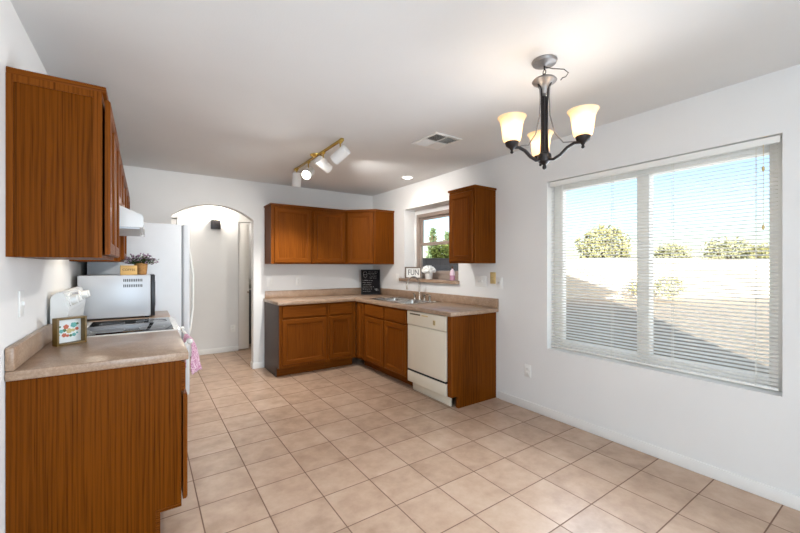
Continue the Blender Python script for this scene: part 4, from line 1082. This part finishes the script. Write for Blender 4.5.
# the house itself, whose corner and eaves throw the long shadow on the yard
h_ = MB(); h_.box(-9, 3.16, 9.25, 14, GZ, 2.6); h_.box(-9, -1.5, -4.8, 9.2, GZ, 5.2); h_.box(3.16, 3.2, 9.2, 14, GZ, 2.6); h_.box(-9, 3.2, REAR - 0.3, 14, 2.6, 5.2)  # tall west wing added unseen to keep sun out of the rear opening
struct(h_.build('wall_exterior', 'stucco', smooth=False))
rf = MB(); bm = rf.bm
ex0, ex1, ey0, ey1, ez = -9.5, 3.65, -2.40, 14.5, 5.22
v = [bm.verts.new(p_) for p_ in ((ex0, ey0, ez), (ex1, ey0, ez), (ex1, ey1, ez), (ex0, ey1, ez), (ex0, ey0, ez + 0.12), (ex1, ey0, ez + 0.12), (ex1, ey1, ez + 0.12), (ex0, ey1, ez + 0.12), (-3, 3.2, 7.4), (-3, 9.2, 7.4))]
for ix in ((0, 3, 2, 1), (0, 1, 5, 4), (1, 2, 6, 5), (2, 3, 7, 6), (3, 0, 4, 7), (4, 5, 8), (5, 6, 9, 8), (6, 7, 9), (7, 4, 8, 9)): bm.faces.new([v[i] for i in ix])
struct(rf.build('roof', 'roof', smooth=False))
def seg_wall(name, label, p0, p1, h, t=0.2, mt='block'):
    p0, p1 = Vector(p0), Vector(p1); d = p1 - p0; L_ = d.length
    o = thing(name, label, 'wall', (p0.x, p0.y, GZ), math.atan2(d.y, d.x))
    MB().box(0, L_, 0, t, 0, h).build('blocks', mt, o, smooth=False)
    MB().box(-0.02, L_ + 0.02, -0.03, t + 0.03, h, h + 0.05, 0.005).build('cap', mt, o)
    return o
seg_wall('garden_wall', 'sunlit cream block wall across the yard beyond the big window', (13.6, 10.8), (34.0, 0.0), 1.80)
seg_wall('garden_wall', 'block wall with shade painted into its dark colour, low in the kitchen window', (5.0, 11.0), (13.6, 10.6), 1.75, 0.1, 'shade_block')
def tree(name, label, loc, h, r, m, n=1300, seed=0, leaf=0.22, zs=0.75, trunk=True, cat='tree', group=None, spire=False):
    rn = random.Random(seed)
    o = thing(name, label, cat, loc, 0, group)
    cz_ = h - r * zs
    if trunk:
        tb = MB().tube([(0, 0, 0), (0.04, 0.02, cz_ * 0.5), (0, 0.05, cz_)], [0.12 * r / 1.5, 0.09 * r / 1.5, 0.05 * r / 1.5], 8)
        for k in range(5):
            a = k * 1.26; tb.tube([(0, 0.04, cz_ * 0.7), (math.cos(a) * r * 0.4, math.sin(a) * r * 0.4, cz_), (math.cos(a) * r * 0.65, math.sin(a) * r * 0.65, cz_ + r * 0.3)], [0.05, 0.035, 0.015], 6)
        tb.build('trunk', 'bark', o)
    lb = MB()
    for k in range(n):
        while True:
            p_ = Vector((rn.uniform(-1, 1), rn.uniform(-1, 1), rn.uniform(-1, 1)))
            if p_.length < 1: break
        q = p_.normalized() * (p_.length ** 0.6)
        lump = 0.78 + 0.35 * noise.noise(q * 2.2 + Vector((seed * 3.1, 0, 0)))
        if spire:
            tz = rn.random(); rad = (1 - tz) ** 0.8 * r * rn.uniform(0.5, 1.0); a = rn.uniform(0, 2 * PI)
            c_ = Vector((math.cos(a) * rad, math.sin(a) * rad, 0.8 + tz * (h - 0.8)))
        else: c_ = Vector((q.x * r * lump, q.y * r * lump, cz_ + q.z * r * zs * lump))
        if c_.z < 0.02: c_.z = 0.02 + rn.random() * 0.1
        leafquad(lb, c_, Vector((rn.uniform(-1, 1), rn.uniform(-1, 1), rn.uniform(-1, 1))), Vector((rn.uniform(-1, 1), rn.uniform(-1, 1), 1)), leaf * rn.uniform(0.6, 1.2), leaf * 0.32)
    f_ = lb.build('foliage', m, o, smooth=False, normals=False)
    return o
def at(u, v_, d):
    xr = (u - 400) / 371.1; c_, s_ = math.cos(0.6014), math.sin(0.6014)
    return Vector(((xr * c_ + s_) * d, (-xr * s_ + c_) * d, 1.333 - (v_ - 266.5) / 371.1 * d))
def put(u, d): p_ = at(u, 0, d); return (p_.x, p_.y, GZ)
G_T = 'trees beyond the yard wall'
tree('garden_tree', 'broad olive tree rising behind the yard wall left of the mullion', put(603, 24), 4.35, 1.9, 'tree', 1500, 1, 0.30, 0.95, group=G_T)
tree('garden_tree', 'pale low tree behind the yard wall just right of the mullion', put(672, 24), 3.1, 1.3, 'tree2', 900, 2, 0.28, group=G_T)
tree('garden_tree', 'wide sage tree behind the right part of the yard wall', put(728, 31), 4.1, 2.1, 'tree2', 1300, 3, 0.30, group=G_T)
tree('garden_tree', 'small olive tree at the far right behind the yard wall', put(764, 24), 3.0, 1.1, 'tree', 800, 4, 0.26, group=G_T)
tree('garden_bush', 'rounded pale bush in front of the sunlit yard wall', put(669, 15.0), 1.22, 0.72, 'tree2', 700, 5, 0.12, 0.8, False, 'bush')
tree('garden_bush', 'small twiggy bush partly behind the window mullion', put(638, 16.0), 1.0, 0.5, 'tree', 350, 6, 0.11, 0.8, False, 'bush')
tree('garden_tree', 'yellow-green tree behind the shaded wall at the kitchen window', put(441, 18), 2.65, 0.6, 'pine', 600, 7, 0.18, 0.9)
tree('garden_tree', 'left of two pointed dark evergreens in the kitchen window view', put(433, 24), 3.9, 0.55, 'conifer', 700, 8, 0.25, 1, spire=True)
tree('garden_tree', 'right of two pointed dark evergreens in the kitchen window view', put(447, 27), 3.9, 0.55, 'conifer', 700, 9, 0.25, 1, spire=True)
